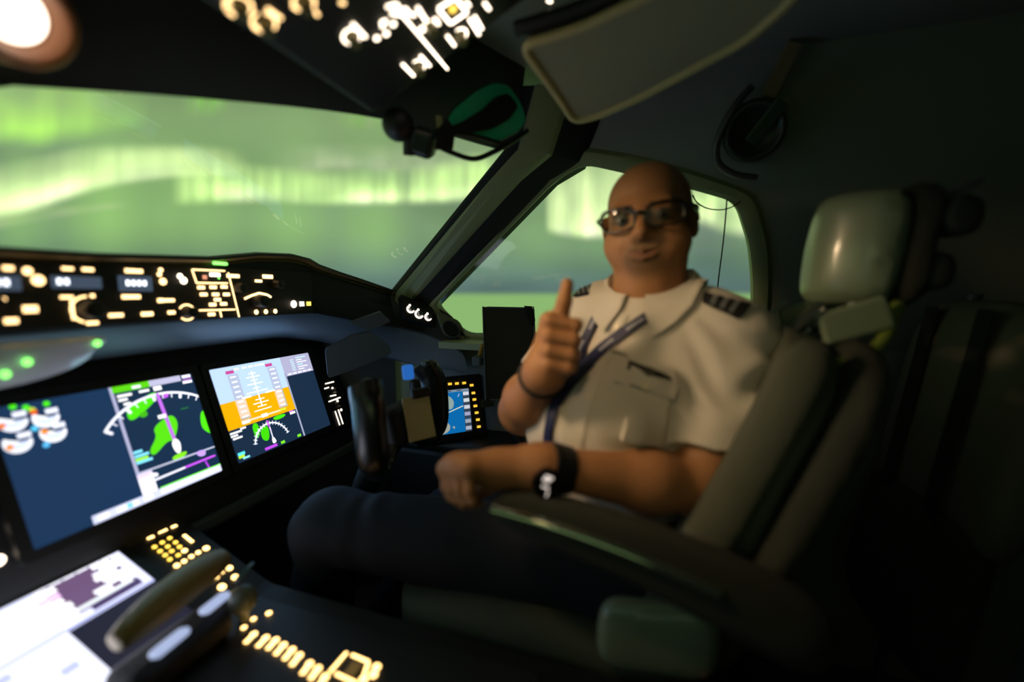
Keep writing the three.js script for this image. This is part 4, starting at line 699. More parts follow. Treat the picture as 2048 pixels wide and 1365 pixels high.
// collar: stand and turned-down leaf round the neck, open at the throat
{
  const c0 = J.neck.clone().addScaledVector(sy, .022), n = 44, rows = [[], [], [], [], [], []], up = sy.clone().lerp(V(0, 1, 0), .5).normalize(), fx = sx.clone().sub(up.clone().multiplyScalar(sx.dot(up))).normalize(), fz = up.clone().cross(fx); if (fz.dot(sf) < 0) fz.multiplyScalar(-1);
  for (let i = 0; i <= n; i++) {
    const t = i / n, a = (-.5 + t) * 2 * Math.PI * .93, front = Math.pow(Math.abs(t - .5) * 2, 5);       // a = 0 at the nape
    const dir = fx.clone().multiplyScalar(Math.sin(a)).addScaledVector(fz, -Math.cos(a)), drop = .050 * ss(.30, 1, Math.abs(t - .5) * 2);
    const pt = (r, h) => c0.clone().addScaledVector(dir, r).addScaledVector(up, h - drop);
    rows[0].push(pt(.066, -.02)); rows[1].push(pt(.072, .036)); rows[2].push(pt(.078, .042)); rows[3].push(pt(.085, .036)); rows[4].push(pt(.091, .016)); rows[5].push(pt(.096 + .004 * front, -.004 - .024 * front).addScaledVector(fx, Math.sign(a) * .020 * front));
  }
  for (const r of [4, 5]) rows[r] = rows[r].map((p) => { const d = shirtF(p.x, p.y, p.z); return d < .010 ? settle(shirtF, p, .010) : p; });
  const back = rows.slice().reverse().map((r) => r.map((p) => p.clone().addScaledVector(up, -.002).lerp(c0, .015)));
  mesh('collar', into(loft([...rows, ...back], { crease: 1.0 })), shirtM, shirt);
}
// lanyard: two straps that meet low on the chest, small pale marks on the cloth
const blue = std(0x0b1340, .6);
for (const pts of [[[1228, 596, 16], [1200, 628, 16], [1176, 672, 17], [1150, 735, 17], [1118, 800, 16], [1102, 850, 14], [1097, 892, 13]], [[1348, 600, 18], [1300, 632, 18], [1240, 672, 19], [1188, 718, 21], [1140, 768, 22], [1112, 812, 18], [1101, 852, 13], [1099, 890, 12]]]) {
  const st = mesh('lanyard', into(ribbon(clothF, pts, .0065, 60)), blue, pilot);
  for (const [i, j] of [[1, 2], [2, 3]]) { const p = pts[i], q = pts[j], at2 = (t) => [p[0] + (q[0] - p[0]) * t, p[1] + (q[1] - p[1]) * t, 5]; mesh('pale_mark', into(ribbon(clothF, [at2(.2), at2(.5), at2(.75)], .0082, 10)), std(0x8f93a0, .6), st); }
}
// trousers
const trAdd = [ell(J.pelvis.clone().add(V(.015, -.02, 0)), [.19, .12, .16], new THREE.Quaternion(), .05), cap3(J.hipL, J.kneeL, .098, .074, .05), cap3(J.hipR, J.kneeR, .098, .074, .05), cap3(J.kneeL, J.footL, .070, .052, .03), cap3(J.kneeR, J.footR, .070, .052, .03)];
const trPost = (d, x, y, z) => d > .03 || d < -.03 ? d : d + Math.sin((z * 60 + y * 35) + noise.noise(x * 8, y * 8, z * 8) * 5) * .003 * ss(-.35, -.6, z) + noise.noise(x * 10, y * 10, z * 10) * .004;
mesh('trousers', into(surface(trAdd, [], .0065, trPost)), std(0x161a28, .85), pilot);
mesh('belt', into(tube([...Array(30)].map((_, i) => { const a = i / 30 * 2 * Math.PI; return P(1232, 985, .84).addScaledVector(sf, Math.cos(a) * .137).addScaledVector(sx, Math.sin(a) * .15); }), .012, 60, 8, true)), std(0x0c0a09, .5), pilot);
for (const s of ['L', 'R']) { const k = J['foot' + s]; mesh('shoe', into(surface([cap3(k.clone().add(V(0, -.05, .03)), k.clone().add(V(0, -.075, -.15)), .05, .035, .03), cap3(k, k.clone().add(V(0, -.06, 0)), .045, .05, .03)], [], .008, (d, x, y) => Math.max(d, .004 - y))), std(0x0a0a0a, .3), pilot); }
// watch on the left wrist, dark cord on the right
{
  const w = mid(J.wrL, J.elL, .10), ax = J.elL.clone().sub(J.wrL).normalize(), e1 = V(0, 1, 0).cross(ax).normalize(), e2 = ax.clone().cross(e1);
  const rows = []; for (let i = 0; i <= 36; i++) { const a = i / 36 * 2 * Math.PI, d = e1.clone().multiplyScalar(Math.cos(a)).addScaledVector(e2, Math.sin(a)); const row = []; for (const [k, l] of [[-.018, .0005], [-.017, .003], [.017, .003], [.018, .0005]]) { let p = w.clone().addScaledVector(ax, k).addScaledVector(d, .02); for (let m = 0; m < 40 && skinF(p.x, p.y, p.z) < l; m++) p.addScaledVector(d, .001); row.push(p); } rows.push(row); }
  const wt = mesh('watch', into(loft(rows, { crease: .9 })), std(0x0b0b0c, .5), pilot);
  const q = hit(skinF, 1092, 962) || w, n = gradOf(skinF, q), qq = new THREE.Quaternion().setFromUnitVectors(V(0, 1, 0), n.clone().lerp(EYE.clone().sub(q).normalize(), .3).normalize()), c = q.clone().addScaledVector(n, .007);
  mesh('watch_case', into(new THREE.CylinderGeometry(.021, .022, .010, 32).applyQuaternion(qq).translate(c.x, c.y, c.z)), std(0x18181a, .3, { metalness: .5 }), wt);
  const dial = new THREE.Group(); dial.name = 'painted_watch_glints'; dial.position.copy(c).sub(pilot.position); dial.quaternion.copy(qq); wt.add(dial);
  for (const [x, z, a, b] of [[.006, -.004, .004, .011], [.011, -.002, .004, .012], [-.004, -.002, .003, .010], [-.012, .004, .009, .002]]) mesh('mark', at(box(a, .001, b, .0004, 1), x, .0057, z), lit([1, .85, .75], .9), dial);  // glowing bars painted in for lights mirrored by the watch face
  const wc = mid(J.wrR, J.elR, .12), axr = J.elR.clone().sub(J.wrR).normalize(), r1 = V(0, 1, 0).cross(axr).normalize(), r2 = axr.clone().cross(r1);
  mesh('wristband', into(tube([...Array(24)].map((_, i) => { const a = i / 24 * 2 * Math.PI, d = r1.clone().multiplyScalar(Math.cos(a)).addScaledVector(r2, Math.sin(a)); const p = wc.clone().addScaledVector(d, .018); for (let m = 0; m < 50 && skinF(p.x, p.y, p.z) < .001; m++) p.addScaledVector(d, .001); return p; }), .0042, 60, 8, true)), std(0x060606, .6), pilot);
}
// ------------------------------------------------------------------ seats
// cushion: superellipse sections along a centre line; a and b are half widths as functions of t
function cushion(c, ux, uy, a, b, { n = 4, rows = 26, seg = 32, bulge = null } = {}) {
  const R = [];
  for (let i = 0; i <= rows; i++) {
    const t = .5 - .5 * Math.cos(Math.PI * i / rows), e = Math.pow(1 - Math.pow(Math.abs(2 * t - 1), 6), 1 / 3), A = a(t) * Math.max(e, .04), B = b(t) * Math.max(e, .04), p = c(t), row = [];
    for (let k = 0; k < seg; k++) { const w = k / seg * 2 * Math.PI, x = Math.sign(Math.cos(w)) * Math.abs(Math.cos(w)) ** (2 / n), y = Math.sign(Math.sin(w)) * Math.abs(Math.sin(w)) ** (2 / n); const q = p.clone().addScaledVector(ux, x * A).addScaledVector(uy, y * B); if (bulge) q.add(bulge(t, x, y)); row.push(q); }
    R.push(row);
  }
  return loft(R, { closeU: true, crease: 1.2, cap: true });
}
const X1 = V(1, 0, 0);
function seat(name, label, pos, { recline = .383, main = M.seat, second = M.seatDark, smooth = M.seatSmooth, arm = true, width = .245 } = {}) {
  const s = thing(name, label, 'seat', pos), d = V(0, Math.sqrt(1 - recline * recline), recline), n = V(0, -recline, Math.sqrt(1 - recline * recline));   // up the back, and out of its rear
  const c0 = V(0, .73, .152);
  // back: shell behind, pad in front with raised side bolsters
  mesh('back_shell', cushion((t) => c0.clone().addScaledVector(d, (t - .5) * .585).addScaledVector(n, .035), X1, n, (t) => width * (1 - .12 * t * t), () => .03, { n: 5 }), second, s);
  mesh('back_pad', cushion((t) => c0.clone().addScaledVector(d, (t - .5) * .54).addScaledVector(n, -.022), X1, n, (t) => (width - .012) * (1 - .12 * t * t), (t) => .042 + .006 * Math.sin(t * 7), { n: 4, bulge: (t, x, y) => n.clone().multiplyScalar(y < 0 ? -.03 * Math.max(0, Math.abs(x) - .55) / .45 : 0) }), main, s);
  for (const k of [-1, 1]) mesh('bolster', cushion((t) => c0.clone().addScaledVector(d, (t - .5) * .52).addScaledVector(n, -.045).add(V(k * (width - .035) * (1 - .12 * t * t), 0, 0)), X1, n, () => .03, () => .034, { n: 2.6, seg: 20 }), main, s);
  // head rest on two posts with a bracket between
  const hr = V(0, 1.120, .315);
  mesh('headrest', cushion((t) => hr.clone().add(V(0, (t - .5) * .185, (t - .5) * .02)), X1, V(0, -.1, .995), () => .08, (t) => .050 - .008 * Math.abs(t - .5), { n: 3, bulge: (t, x, y) => V(0, 0, y < 0 ? -.02 * (1 - x * x) + .03 * x * x : .0) }), smooth, s);
  const cover = mesh('headrest_back', cushion((t) => hr.clone().add(V(0, (t - .5) * .19 + .004, (t - .5) * .02 + .058)), X1, V(0, -.1, .995), () => .074, () => .022, { n: 4 }), second, s);
  for (const k of [-1, 1]) {
    mesh('headrest_post', tube([V(k * .045, .92, .25), V(k * .045, 1.0, .285), V(k * .045, 1.06, .318)], .008, 14, 10), M.metal, s);
    mesh('headrest_wing', at(box(.016, .05, .09, .006, 3), k * .095, 1.01, .285, -.35, 0, 0), smooth, s);
  }
  mesh('headrest_bracket', at(box(.17, .035, .03, .008), 0, 1.0, .290, .2, 0, 0), M.black, s);
  for (const k of [-1, 1]) mesh('headrest_yoke', tube([[1640, 706, .60], [1662, 726, .60], [1712, 720, .60], [1764, 682, .61], [1796, 610, .63]].map((a) => P(...a).sub(pos)).map((p) => V(-k * p.x, p.y, p.z)), .009, 40, 10), std(0x6a7a34, .3), s);
  // seat cushion, front roll, pan and pedestal
  mesh('seat_cushion', cushion((t) => V(0, .435 - .01 * Math.cos(t * 6),   .10 - .58 * t), X1, V(0, 1, 0), () => width - .005, (t) => .052 + .008 * Math.sin(Math.PI * t), { n: 4, bulge: (t, x, y) => V(0, y > 0 ? .02 * Math.max(0, Math.abs(x) - .6) / .4 : 0, 0) }), main, s);
  mesh('seat_pan', at(box(width * 2 - .03, .07, .48, .02, 3), 0, .35, -.13), second, s);
  for (const k of [-1, 1]) { mesh('side_rail', at(box(.03, .06, .44, .012, 3), k * (width - .03), .29, -.12), M.grey, s); mesh('hip_bolster', cushion((t) => V(k * (width - .005), .555 - .02 * t, .10 - .17 * t), X1, V(0, 1, 0), () => .022, () => .055, { n: 3, seg: 20 }), smooth, s); }
  mesh('pedestal', at(box(.24, .30, .28, .02, 2), 0, .15, -.10), second, s);
  if (arm) for (const k of [-1, 1]) {
    const path = (t) => V(k * (width + .043), .742 - .035 * t - .085 * t * t, -.225 + .44 * t);
    const a = mesh('armrest', cushion((t) => path(t), X1, V(0, .95, .25), (t) => .033 + .008 * t, (t) => .026 + .024 * t, { n: 3.2, seg: 28 }), second, s);
    mesh('edge_trim', tube([0, .2, .4, .6, .8, 1].map((t) => { const p = path(t * .66 + .03), w = .033 + .005 * t, h = .024 + .012 * t; return p.clone().add(V(k * w * .98, h * .34, 0)); }), .0085, 40, 12), std(0xb6c2b0, .1, { metalness: .95 }), a);
    mesh('arm_hinge', at(new THREE.CylinderGeometry(.03, .03, .05, 20), k * (width + .01), .64, .17, 0, 0, Math.PI / 2), M.black, s);
    if (k < 0) mesh('red_lever', at(box(.02, .012, .03, .005), k * (width + .02), .48, .1), std(0xa01226, .4, { emissive: 0x60040c, emissiveIntensity: .15 }), s);  // seat lever given a faint red glow of its own
  }
  // harness straps over the back
  for (const k of [-1, 1]) mesh('harness_strap', loft([.32, .2, .05, -.1, -.22].map((q, i) => { const p = c0.clone().addScaledVector(d, q).addScaledVector(n, -.062 - (i ? .004 : -.03)); return [p.clone().add(V(k * .085 - .022, 0, 0)), p.clone().add(V(k * .085 + .022, 0, 0))]; })), M.gasket, s);
  return s;
}
seat('pilot_seat', 'grey-green pilot seat with padded armrest and smooth headrest, under the seated man', V(.53, 0, .025));
{
  const t = thing('jump_seat', 'dim folded jump seat with a rounded back, behind the pilot seat at the right edge', 'seat', V(.69, 0, .60)), up2 = V(0, .99, .12), n2 = V(0, -.12, .99), pad = std(0x5d564e, .7);
  mesh('back_pad', cushion((u) => V(0, .80, 0).addScaledVector(up2, (u - .5) * .48), X1, n2, (u) => .175 * (1 - .1 * u * u), () => .045, { n: 3.4 }), pad, t);
  mesh('folded_cushion', cushion((u) => V(0, .50, -.055).addScaledVector(up2, (u - .5) * .34), X1, n2, () => .165, () => .035, { n: 4 }), M.seatDark, t);
  for (const k of [-1, 1]) { mesh('frame_tube', tube([V(k * .165, .02, .0), V(k * .165, .5, .03), V(k * .16, .9, .06), V(k * .12, 1.05, .075)], .012, 30, 10), M.grey, t); mesh('harness_strap', loft([.22, .1, -.05, -.18].map((q, i) => { const p = V(k * .07, .80, 0).addScaledVector(up2, q).addScaledVector(n2, -.05); return [p.clone().add(V(-.02, 0, 0)), p.clone().add(V(.02, 0, 0))]; })), M.gasket, t); }
  mesh('foot_plate', at(box(.4, .03, .12, .008), 0, .015, 0), M.dark, t);
}
{
  const c = P(1830, 484, .63), t = thing('headset', 'headset with a pinkish curved headband hung on the rear of the headrest', 'headset', c), r = (a, k) => V(-.004, .048 * Math.sin(a), .040 * Math.cos(a) + k);
  mesh('headband', tube([...Array(14)].map((_, i) => r(.9 + 3.9 * i / 13, 0)), .0085, 50, 12), std(0x8a6f66, .45), t);
  mesh('ear_cup', cushion((u) => V(-.022 + .044 * u, .035, .045), V(0, 1, 0), V(0, 0, 1), () => .030, () => .026, { n: 2.4, rows: 14, seg: 24 }), std(0x2b2f2c, .5), t);
  mesh('ear_cup', cushion((u) => V(-.022 + .044 * u, -.045, .022), V(0, 1, 0), V(0, 0, 1), () => .028, () => .024, { n: 2.4, rows: 14, seg: 24 }), std(0x2b2f2c, .5), t);
  mesh('hook', tube([V(0, .05, -.01), V(.0, .065, .02), V(0, .075, .05), V(.01, .085, .075)], .005, 20, 8), M.metal, t);
  mesh('microphone_boom', tube([V(-.004, -.06, .03), V(-.004, -.09, .0), V(-.004, -.095, -.03)], .003, 20, 8), M.black, t);
}
// ------------------------------------------------------------------ control yoke
{
  const t = thing('control_yoke', 'black control yoke with a beige chart clip, in front of the pilot', 'yoke', V(.505, 0, -.56)), L = (x, y, z) => V(x - .53, y, z + .60);
  mesh('column', tube([L(.53, .02, -.78), L(.53, .3, -.74), L(.53, .58, -.66), L(.53, .72, -.58)], .032, 30, 16), M.black, t);
  mesh('hub', at(box(.13, .095, .06, .02, 3), 0, .755, .045, -.25, 0, 0), M.black, t);
  for (const s of [-1, 1]) {
    const X = (x) => .53 + s * x * (s > 0 ? .66 : .85), pts = [L(X(.03), .745, -.555), L(X(.09), .700, -.548), L(X(.135), .685, -.54), L(X(.168), .71, -.53), L(X(.178), .775, -.528), L(X(.172), .84, -.535), L(X(.155), .872, -.55)];
    const c = new THREE.CatmullRomCurve3(pts), rows = [];
    for (let i = 0; i <= 40; i++) { const k = i / 40, p = c.getPoint(k), tg = c.getTangent(k), e1 = V(0, 0, 1).sub(tg.clone().multiplyScalar(tg.z)).normalize(), e2 = tg.clone().cross(e1), r = .016 + .008 * ss(.35, .6, k), row = []; for (let j = 0; j < 18; j++) { const a = j / 18 * 2 * Math.PI; row.push(p.clone().addScaledVector(e1, Math.cos(a) * r * 1.45).addScaledVector(e2, Math.sin(a) * r)); } rows.push(row); }
    const h = mesh('grip', loft(rows, { closeU: true, crease: 1.4, cap: true }), std(0x101214, .3), t);
    mesh('trim_switch', at(box(.02, .014, .016, .004), ...L(X(.155), .878, -.545).toArray()), M.grey, h);
    mesh('push_to_talk', at(box(.016, .02, .012, .004), ...L(X(.172), .83, -.505).toArray()), M.dark, h);
  }
  const c = P(838, 836, .925).sub(t.position), q = new THREE.Euler(-.30, -.75, -.12);
  const cl = mesh('chart_clip', at(box(.062, .098, .005, .003), c.x, c.y, c.z, q.x, q.y, q.z), M.paper, t);
  mesh('clip_spring', at(box(.045, .022, .014, .006), ...P(842, 786, .925).sub(t.position).toArray(), q.x, q.y, q.z), M.black, cl);
  mesh('glowing_blue_button', at(box(.026, .034, .012, .006), ...P(816, 745, .935).sub(t.position).toArray(), -.2, -.7, -.1), lit([.03, .22, .8], .55), t);  // blue glow put into the button for screen light falling on it
  mesh('nameplate', at(box(.05, .03, .004, .002), ...L(.53, .755, -.518).toArray(), -.25, 0, 0), M.grey, t);
}
// ------------------------------------------------------------------ side console, flight-bag display, tablet, cords
{
  const t = thing('side_console', 'dark side console below the side window', 'console', V(.895, 0, -.2));
  mesh('body', at(box(.165, .565, 1.1, .02), .0, .2825, -.02), M.panel, t); mesh('top_pad', at(box(.172, .03, 1.08, .012, 3), -.002, .578, -.02), M.black, t);
  const w = mesh('sill_shelf', plate([V(-.03, .90, -.40), V(.095, .90, -.40), V(.095, .88, .5), V(-.015, .88, .5)], V(0, -.02, 0)), M.trim, t);
  mesh('cup_ring', at(new THREE.TorusGeometry(.035, .006, 8, 28), -.02, .597, .12, Math.PI / 2, 0, 0), M.grey, t);
}
{
  const o = V(.85, .70, -.55), n = V(-.72, .22, .66).normalize(), u = V(0, 1, 0).cross(n).normalize(), v = n.clone().cross(u), tl = onPl(853, 784, o, n), tr = onPl(937, 777, o, n), br = onPl(948, 861, o, n);
  const W = tr.distanceTo(tl), Hh = Math.abs(br.clone().sub(tr).dot(v)) * 1.0;
  const t = thing('flight_bag_display', 'small lit map display with blue sea and amber keys along its rim, beside the tablet', 'display', tr.clone().addScaledVector(u, -W));
  t.quaternion.setFromRotationMatrix(new THREE.Matrix4().makeBasis(u, v, n));
  const bez = mesh('surround', at(box(W + .10, Hh + .075, .03, .012, 3), W / 2 + .005, -Hh / 2 + .006, -.018), M.black, t);
  display(t, W, Hh, (g, w, h) => {
    const U = (x) => x * w, Q = (y) => y * h;
    g.fillStyle = '#0b78c4'; g.fillRect(0, 0, w, h); g.fillStyle = '#9fb6b8'; blob(g, [[U(.02), Q(.06)], [U(.4), Q(.06)], [U(.62), Q(.22)], [U(.6), Q(.42)], [U(.48), Q(.46)], [U(.38), Q(.32)], [U(.2), Q(.16)], [U(.12), Q(.3)], [U(.2), Q(.48)], [U(.05), Q(.5)]], '#a4bcb8');
    blob(g, [[U(.05), Q(.3)], [U(.18), Q(.42)], [U(.26), Q(.52)], [U(.1), Q(.52)]], '#b3b3a4'); blob(g, [[U(.0), Q(.78)], [U(.25), Q(.62)], [U(.42), Q(.72)], [U(.5), Q(.84)], [U(.42), Q(.98)], [U(.0), Q(1.04)]], '#b9bcb0'); blob(g, [[U(.52), Q(.84)], [U(.6), Q(.84)], [U(.58), Q(.92)]], '#b9bcb0');
    blob(g, [[U(-.05), Q(.92)], [U(.2), Q(.95)], [U(.2), Q(1.03)], [U(-.05), Q(1.05)]], '#58c8c4');
    line(g, [[U(.2), Q(.60)], [U(.4), Q(.53)], [U(.82), Q(.40)]], 24, '#f6f7e4'); g.fillStyle = '#f07fd0'; g.beginPath(); g.arc(U(.16), Q(.62), U(.07), 0, 7); g.fill(); g.fillStyle = '#e8f0ff'; g.beginPath(); g.arc(U(.3), Q(.58), U(.035), 0, 7); g.fill();
    g.fillStyle = '#8fa4b8'; g.fillRect(0, 0, w, Q(.055)); g.fillStyle = '#4a5a78'; for (const x of [.2, .45, .7]) g.fillRect(U(x), Q(.015), U(.12), Q(.025));
    for (const [y, c] of [[.10, '#f4f6ff'], [.26, '#eef6f8'], [.42, '#e8eefa'], [.58, '#b9bce0'], [.75, '#b4bccc'], [.91, '#c6cade']]) { g.fillStyle = '#3b4a5e'; g.fillRect(U(.84), Q(y - .04), U(.16), Q(.16)); g.fillStyle = c; g.fillRect(U(.85), Q(y - .03), U(.14), Q(.085)); }
    line(g, [[U(.72), Q(.17)], [U(.76), Q(.11)]], 14, '#ffffff');
  }, .75, .25, [.35, .7, 1], .012);
  const put = (px, py) => { const q = onPl(px, py, t.position.clone().addScaledVector(n, .006), n).sub(t.position); return [q.dot(u), q.dot(v)]; };
  for (const [x, y] of [[885, 770], [900, 768.5], [914, 767.5], [928.5, 766.5], [943.5, 771], [947, 786.5], [949, 799.5], [951, 812.5], [953.5, 826], [956, 840], [958, 854]]) { const [a, b] = put(x, y); bar(t, a, b, .0052, .0125, .0075, lit([1, .55, .05], 1.25), 0, 'lit_key'); }
  const [a, b] = put(972, 807); mesh('placard', at(box(.045, .026, .003, .001), a + .006, b, .004), std(0x474a3c, .8), t);
  for (let i = 0; i < 3; i++) mesh('placard_text', at(box(.03, .003, .001, .0004, 1), a + .006, b + .007 - i * .007, .0062), std(0x23251e, .8), t);
}
{
  const o = V(.845, .9, -.33), n = V(-.9, .02, .36).normalize(), q = (x, y) => onPl(x, y, o, n);
  const c = q(1018, 700), t = thing('tablet', 'black tablet standing upright on its mount against the side window', 'tablet', c.clone());
  const out = rounded([q(966, 615), q(1067, 617), q(1075, 800), q(972, 800)], .012, 5);
  mesh('case', plate(local(t, out), n.clone().multiplyScalar(-.012)), M.black, t);
  mesh('rim', tube(local(t, out.map((p) => p.clone().addScaledVector(n, .001))), .0025, 80, 6, true), M.dark, t);
  mesh('corner_clip', plate(local(t, [q(1048, 612), q(1064, 613), q(1070, 640), q(1068, 652), q(1060, 652)]), n.clone().multiplyScalar(.006)), M.gasket, t);
  mesh('mount_arm', tube(local(t, [q(1020, 790).addScaledVector(n, -.02), q(1020, 850).addScaledVector(n, -.04), V(.87, .594, -.33)]), .012, 16, 10), M.black, t);
}
tag(mesh('cord', tube([[1452, 398], [1449, 440], [1444, 490], [1437, 545], [1431, 600]].map(([x, y]) => onWall(x, y).addScaledVector(wallN, -.012)), .0016, 40, 6), M.gasket), 'thin dark cord hanging straight down across the side window', 'cord');
tag(mesh('cord', tube([[1384, 388], [1392, 402], [1412, 414], [1440, 417], [1462, 411], [1478, 400]].map(([x, y]) => onWall(x, y).addScaledVector(wallN, -.02)), .0016, 40, 6), M.gasket), 'thin dark cord sagging in a curve at the top of the side window', 'cord');
// dimmer knobs and vent box on the right end of the glareshield
{
  const o = V(.895, 1.0, -.69), n = V(-.62, .30, .72).normalize(), u = V(0, 1, 0).cross(n).normalize(), v = n.clone().cross(u), c = onPl(840, 628, o, n), q = (x, y) => onPl(x, y, o, n);
  const t = thing('dimmer_panel', 'small black panel with three lit knobs on the right end of the glareshield', 'control panel', c); t.quaternion.setFromRotationMatrix(new THREE.Matrix4().makeBasis(u, v, n));
  const loc = (x, y) => { const p = q(x, y).sub(c); return V(p.dot(u), p.dot(v), 0); };
  mesh('plate', plate(rounded([loc(800, 588), loc(866, 616), loc(874, 656), loc(808, 634)], .01, 3), V(0, 0, -.03)), M.black, t);
  for (const [x, y, r] of [[821, 619, .0105], [838, 629, .012], [856, 635, .0095]]) { const p = loc(x, y), k = mesh('knob', K.s, M.grey, t); k.position.set(p.x + .002, p.y, .0); arc(t, p.x, p.y, .0015, r, .0055, Math.PI * .62, Math.PI * 1.85, M.warmW); dot(t, p.x - .001, p.y + r * 1.25, .002, .0035, M.warmW); }
}
{
  const o = V(.93, .95, -.60), n = V(-.75, .25, .6).normalize(), q = (x, y) => onPl(x, y, o, n), c = q(898, 655), t = thing('air_vent', 'olive grey box with a dark oval vent, beside the three lit knobs', 'vent', c);
  mesh('housing', plate(local(t, rounded([q(874, 622), q(918, 642), q(928, 660), q(931, 694), q(888, 668)], .012, 4)), n.clone().multiplyScalar(-.05)), std(0x5b6148, .55), t);
  const e = [...Array(24)].map((_, i) => { const a = i / 24 * 2 * Math.PI; return q(902 + 17 * Math.cos(a), 659 + 16 * Math.sin(a) + 5 * Math.cos(a)).addScaledVector(n, .0015).sub(c); });
  mesh('opening', plate(e, n.clone().multiplyScalar(-.02)), M.gasket, t); mesh('rim', tube(e, .0025, 60, 8, true), M.dark, t);
}
{
  const t = thing('handle', 'small ochre lever under the black tablet beside the glareshield', 'lever', P(962, 702, 1.22));
  mesh('lever', at(box(.016, .05, .012, .005), 0, 0, 0, .3, .3, .5), std(0x9a7416, .5), t); mesh('bracket', at(box(.05, .03, .03, .008), .01, -.03, -.01), M.dark, t);
}
// ------------------------------------------------------------------ head-up display combiner
{
  const o = V(.5, 1.384, -.314), n = V(-.62, -.22, .75).normalize(), q = (x, y) => onPl(x, y, o, n), c = q(960, 240), t = thing('head_up_display', 'stowed teal glass combiner on a dark arm, hanging above the pillar', 'head-up display', c);
  const pane = rounded([q(884, 256), q(905, 220), q(948, 184), q(984, 167), q(1014, 172), q(1038, 206), q(1049, 240), q(1036, 262), q(985, 286), q(925, 264)], .012, 3);
  mesh('combiner_glass', plate(local(t, pane), n.clone().multiplyScalar(.006)), new THREE.MeshPhysicalMaterial({ color: 0x35e0ba, roughness: .22, transmission: .35, thickness: 0, ior: 1.8 }), t);
  mesh('painted_dark_centre', plate(local(t, rounded([q(884, 258), q(916, 246), q(960, 220), q(984, 196), q(1010, 188), q(1030, 214), q(1012, 240), q(975, 260), q(930, 268)].map((p) => p.addScaledVector(n, .013)), .008, 3)), n.clone().multiplyScalar(-.004)), M.black, t);  // black sheet added for the middle of the glass, where nothing reflects
  mesh('frame', tube(local(t, pane), .0032, 120, 8, true), std(0x0d2a22, .35), t);
  const pl2 = (pts, lift) => local(t, pts.map(([x, y]) => q(x, y).addScaledVector(n, lift)));
  mesh('lower_bracket', tube(pl2([[862, 288], [900, 306], [944, 318], [985, 303], [1022, 282], [1050, 262]], .01), .0052, 60, 8), M.black, t);
  mesh('upper_bracket', tube(pl2([[885, 262], [905, 266], [950, 274], [996, 287]], .008), .0042, 40, 8), M.black, t);
  mesh('side_plate', plate(pl2([[868, 262], [890, 240], [905, 262], [900, 300], [870, 300]], .014), n.clone().multiplyScalar(-.014)), M.black, t);
  const arm = mesh('arm', tube(pl2([[782, 246], [810, 262], [842, 280], [872, 282]], .0), .017, 30, 12), M.black, t);
  mesh('pivot', at(new THREE.SphereGeometry(.028, 24, 16), ...q(796, 250).sub(c).toArray()), M.black, t);
  mesh('motor_block', at(box(.055, .05, .05, .014, 3), ...q(846, 285).sub(c).toArray(), .3, .4, .3), std(0x14211c, .4), t);
  mesh('adjuster', at(new THREE.CylinderGeometry(.012, .014, .03, 16), ...q(820, 292).sub(c).toArray(), .2, 0, .4), M.black, t);
  mesh('ivory_label', at(box(.012, .02, .002, .001), ...q(878, 244).addScaledVector(n, .002).sub(c).toArray(), .2, -.7, .3), std(0xb9b48c, .6), t);
}
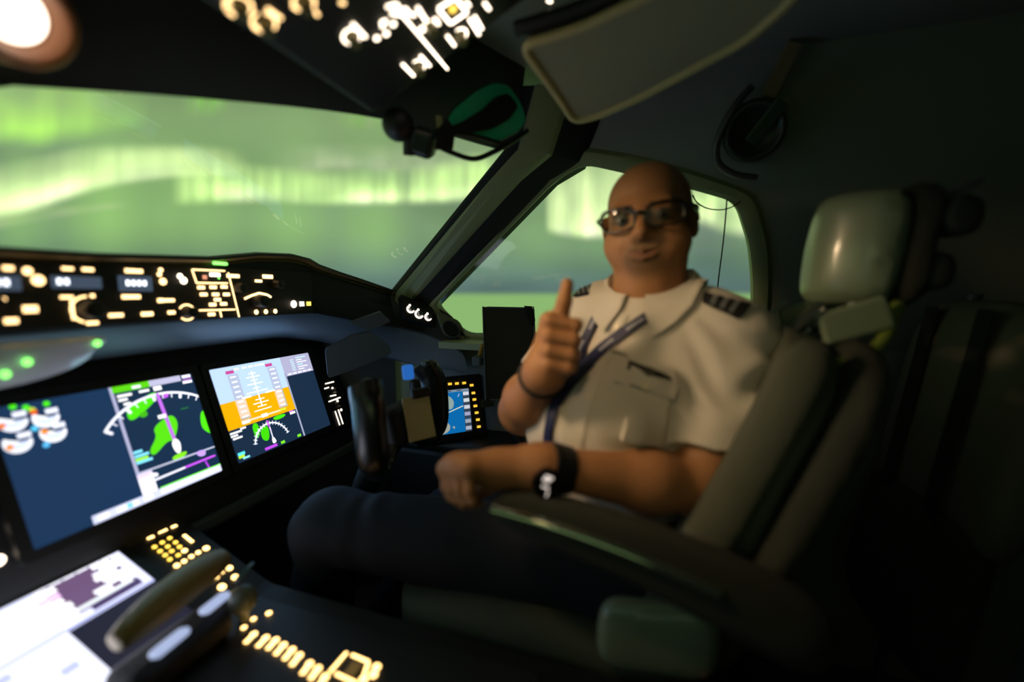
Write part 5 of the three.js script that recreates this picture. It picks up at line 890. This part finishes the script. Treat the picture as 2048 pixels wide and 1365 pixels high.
// ------------------------------------------------------------------ cream lining panel and fittings over the pilot
{
  const A = V(.372, 1.443, -.19), B = V(.53, 1.383, -.139), C = V(.43, 1.44, .145), n = B.clone().sub(A).cross(C.clone().sub(A)).normalize(); if (n.y > 0) n.negate();
  const q = (x, y) => onPl(x, y, A, n), c = q(1250, 130), t = thing('sun_visor', 'large cream padded visor panel hanging at an angle over the pilot', 'visor', c);
  const out = rounded([q(1044, 92), q(1092, 78), q(1170, 52), q(1290, -6), q(1420, -70), q(1640, -90), q(1580, 5), q(1490, 82), q(1390, 136), q(1285, 192), q(1200, 230), q(1148, 243), q(1118, 196)], .02, 4);
  mesh('panel', plate(local(t, out), n.clone().multiplyScalar(-.02)), M.cream, t);
  mesh('piping', tube(local(t, out), .007, 160, 8, true), std(0xb9a878, .6), t);
  mesh('hinge_rail', tube([[1030, 78], [1085, 62], [1165, 36], [1288, -22]].map(([x, y]) => q(x, y).addScaledVector(n, -.02).sub(c)), .012, 40, 10), M.black, t);
}
{
  const c = onWall(1500, 262).addScaledVector(wallN, -.02), t = thing('oxygen_mask_holder', 'dim round mask holder with a curled hose, high on the right wall', 'mask holder', c);
  t.quaternion.setFromUnitVectors(V(0, 0, 1), wallN.clone().negate());
  const pts = [[.03, .0], [.058, .004], [.064, .02], [.058, .034], [.048, .03], [.04, .012], [0, .008]].map((p) => new THREE.Vector2(...p)); const g = new THREE.LatheGeometry(pts, 32); g.rotateX(Math.PI / 2);
  mesh('cup', g, std(0x343636, .35), t);
  mesh('hose', tube([V(-.045, .075, .02), V(-.062, .03, .034), V(-.066, -.03, .036), V(-.045, -.075, .03), V(.0, -.09, .03), V(.05, -.085, .025)], .008, 40, 10), std(0x4b4248, .35), t);
  mesh('flap', at(box(.03, .09, .006, .003), .012, .02, .034, .1, .2, -.25), std(0x3d4a3c, .3), t);
  mesh('strap', at(box(.03, .10, .008, .003), -.002, .115, .01), std(0x7d6a4c, .7), t);
}

{
  const o = P(715, 705, 1.16), n = V(-.72, -.12, .68).normalize(), q = (x, y) => onPl(x, y, o, n), t = thing('outboard_panel', 'smooth blue-lit panel between the outboard display and the glareshield end', 'cover', o);  // flat outboard panel face; its use as a speaker is made up
  mesh('main_face', plate(local(t, rounded([q(650, 700), q(704, 672), q(740, 664), q(778, 690), q(784, 708), q(700, 742), q(656, 758)], .01, 3)), n.clone().multiplyScalar(-.02)), M.grey, t);
  mesh('upper_flange', plate(local(t, rounded([q(700, 646), q(762, 624), q(782, 643), q(738, 662)], .006, 3)), n.clone().multiplyScalar(-.02)), M.grey, t);
}
scene.traverse((o) => { if (o.isMesh) { o.castShadow = true; o.receiveShadow = true; } if (o.isLight) o.castShadow = true; });
renderer.render(scene, camera);
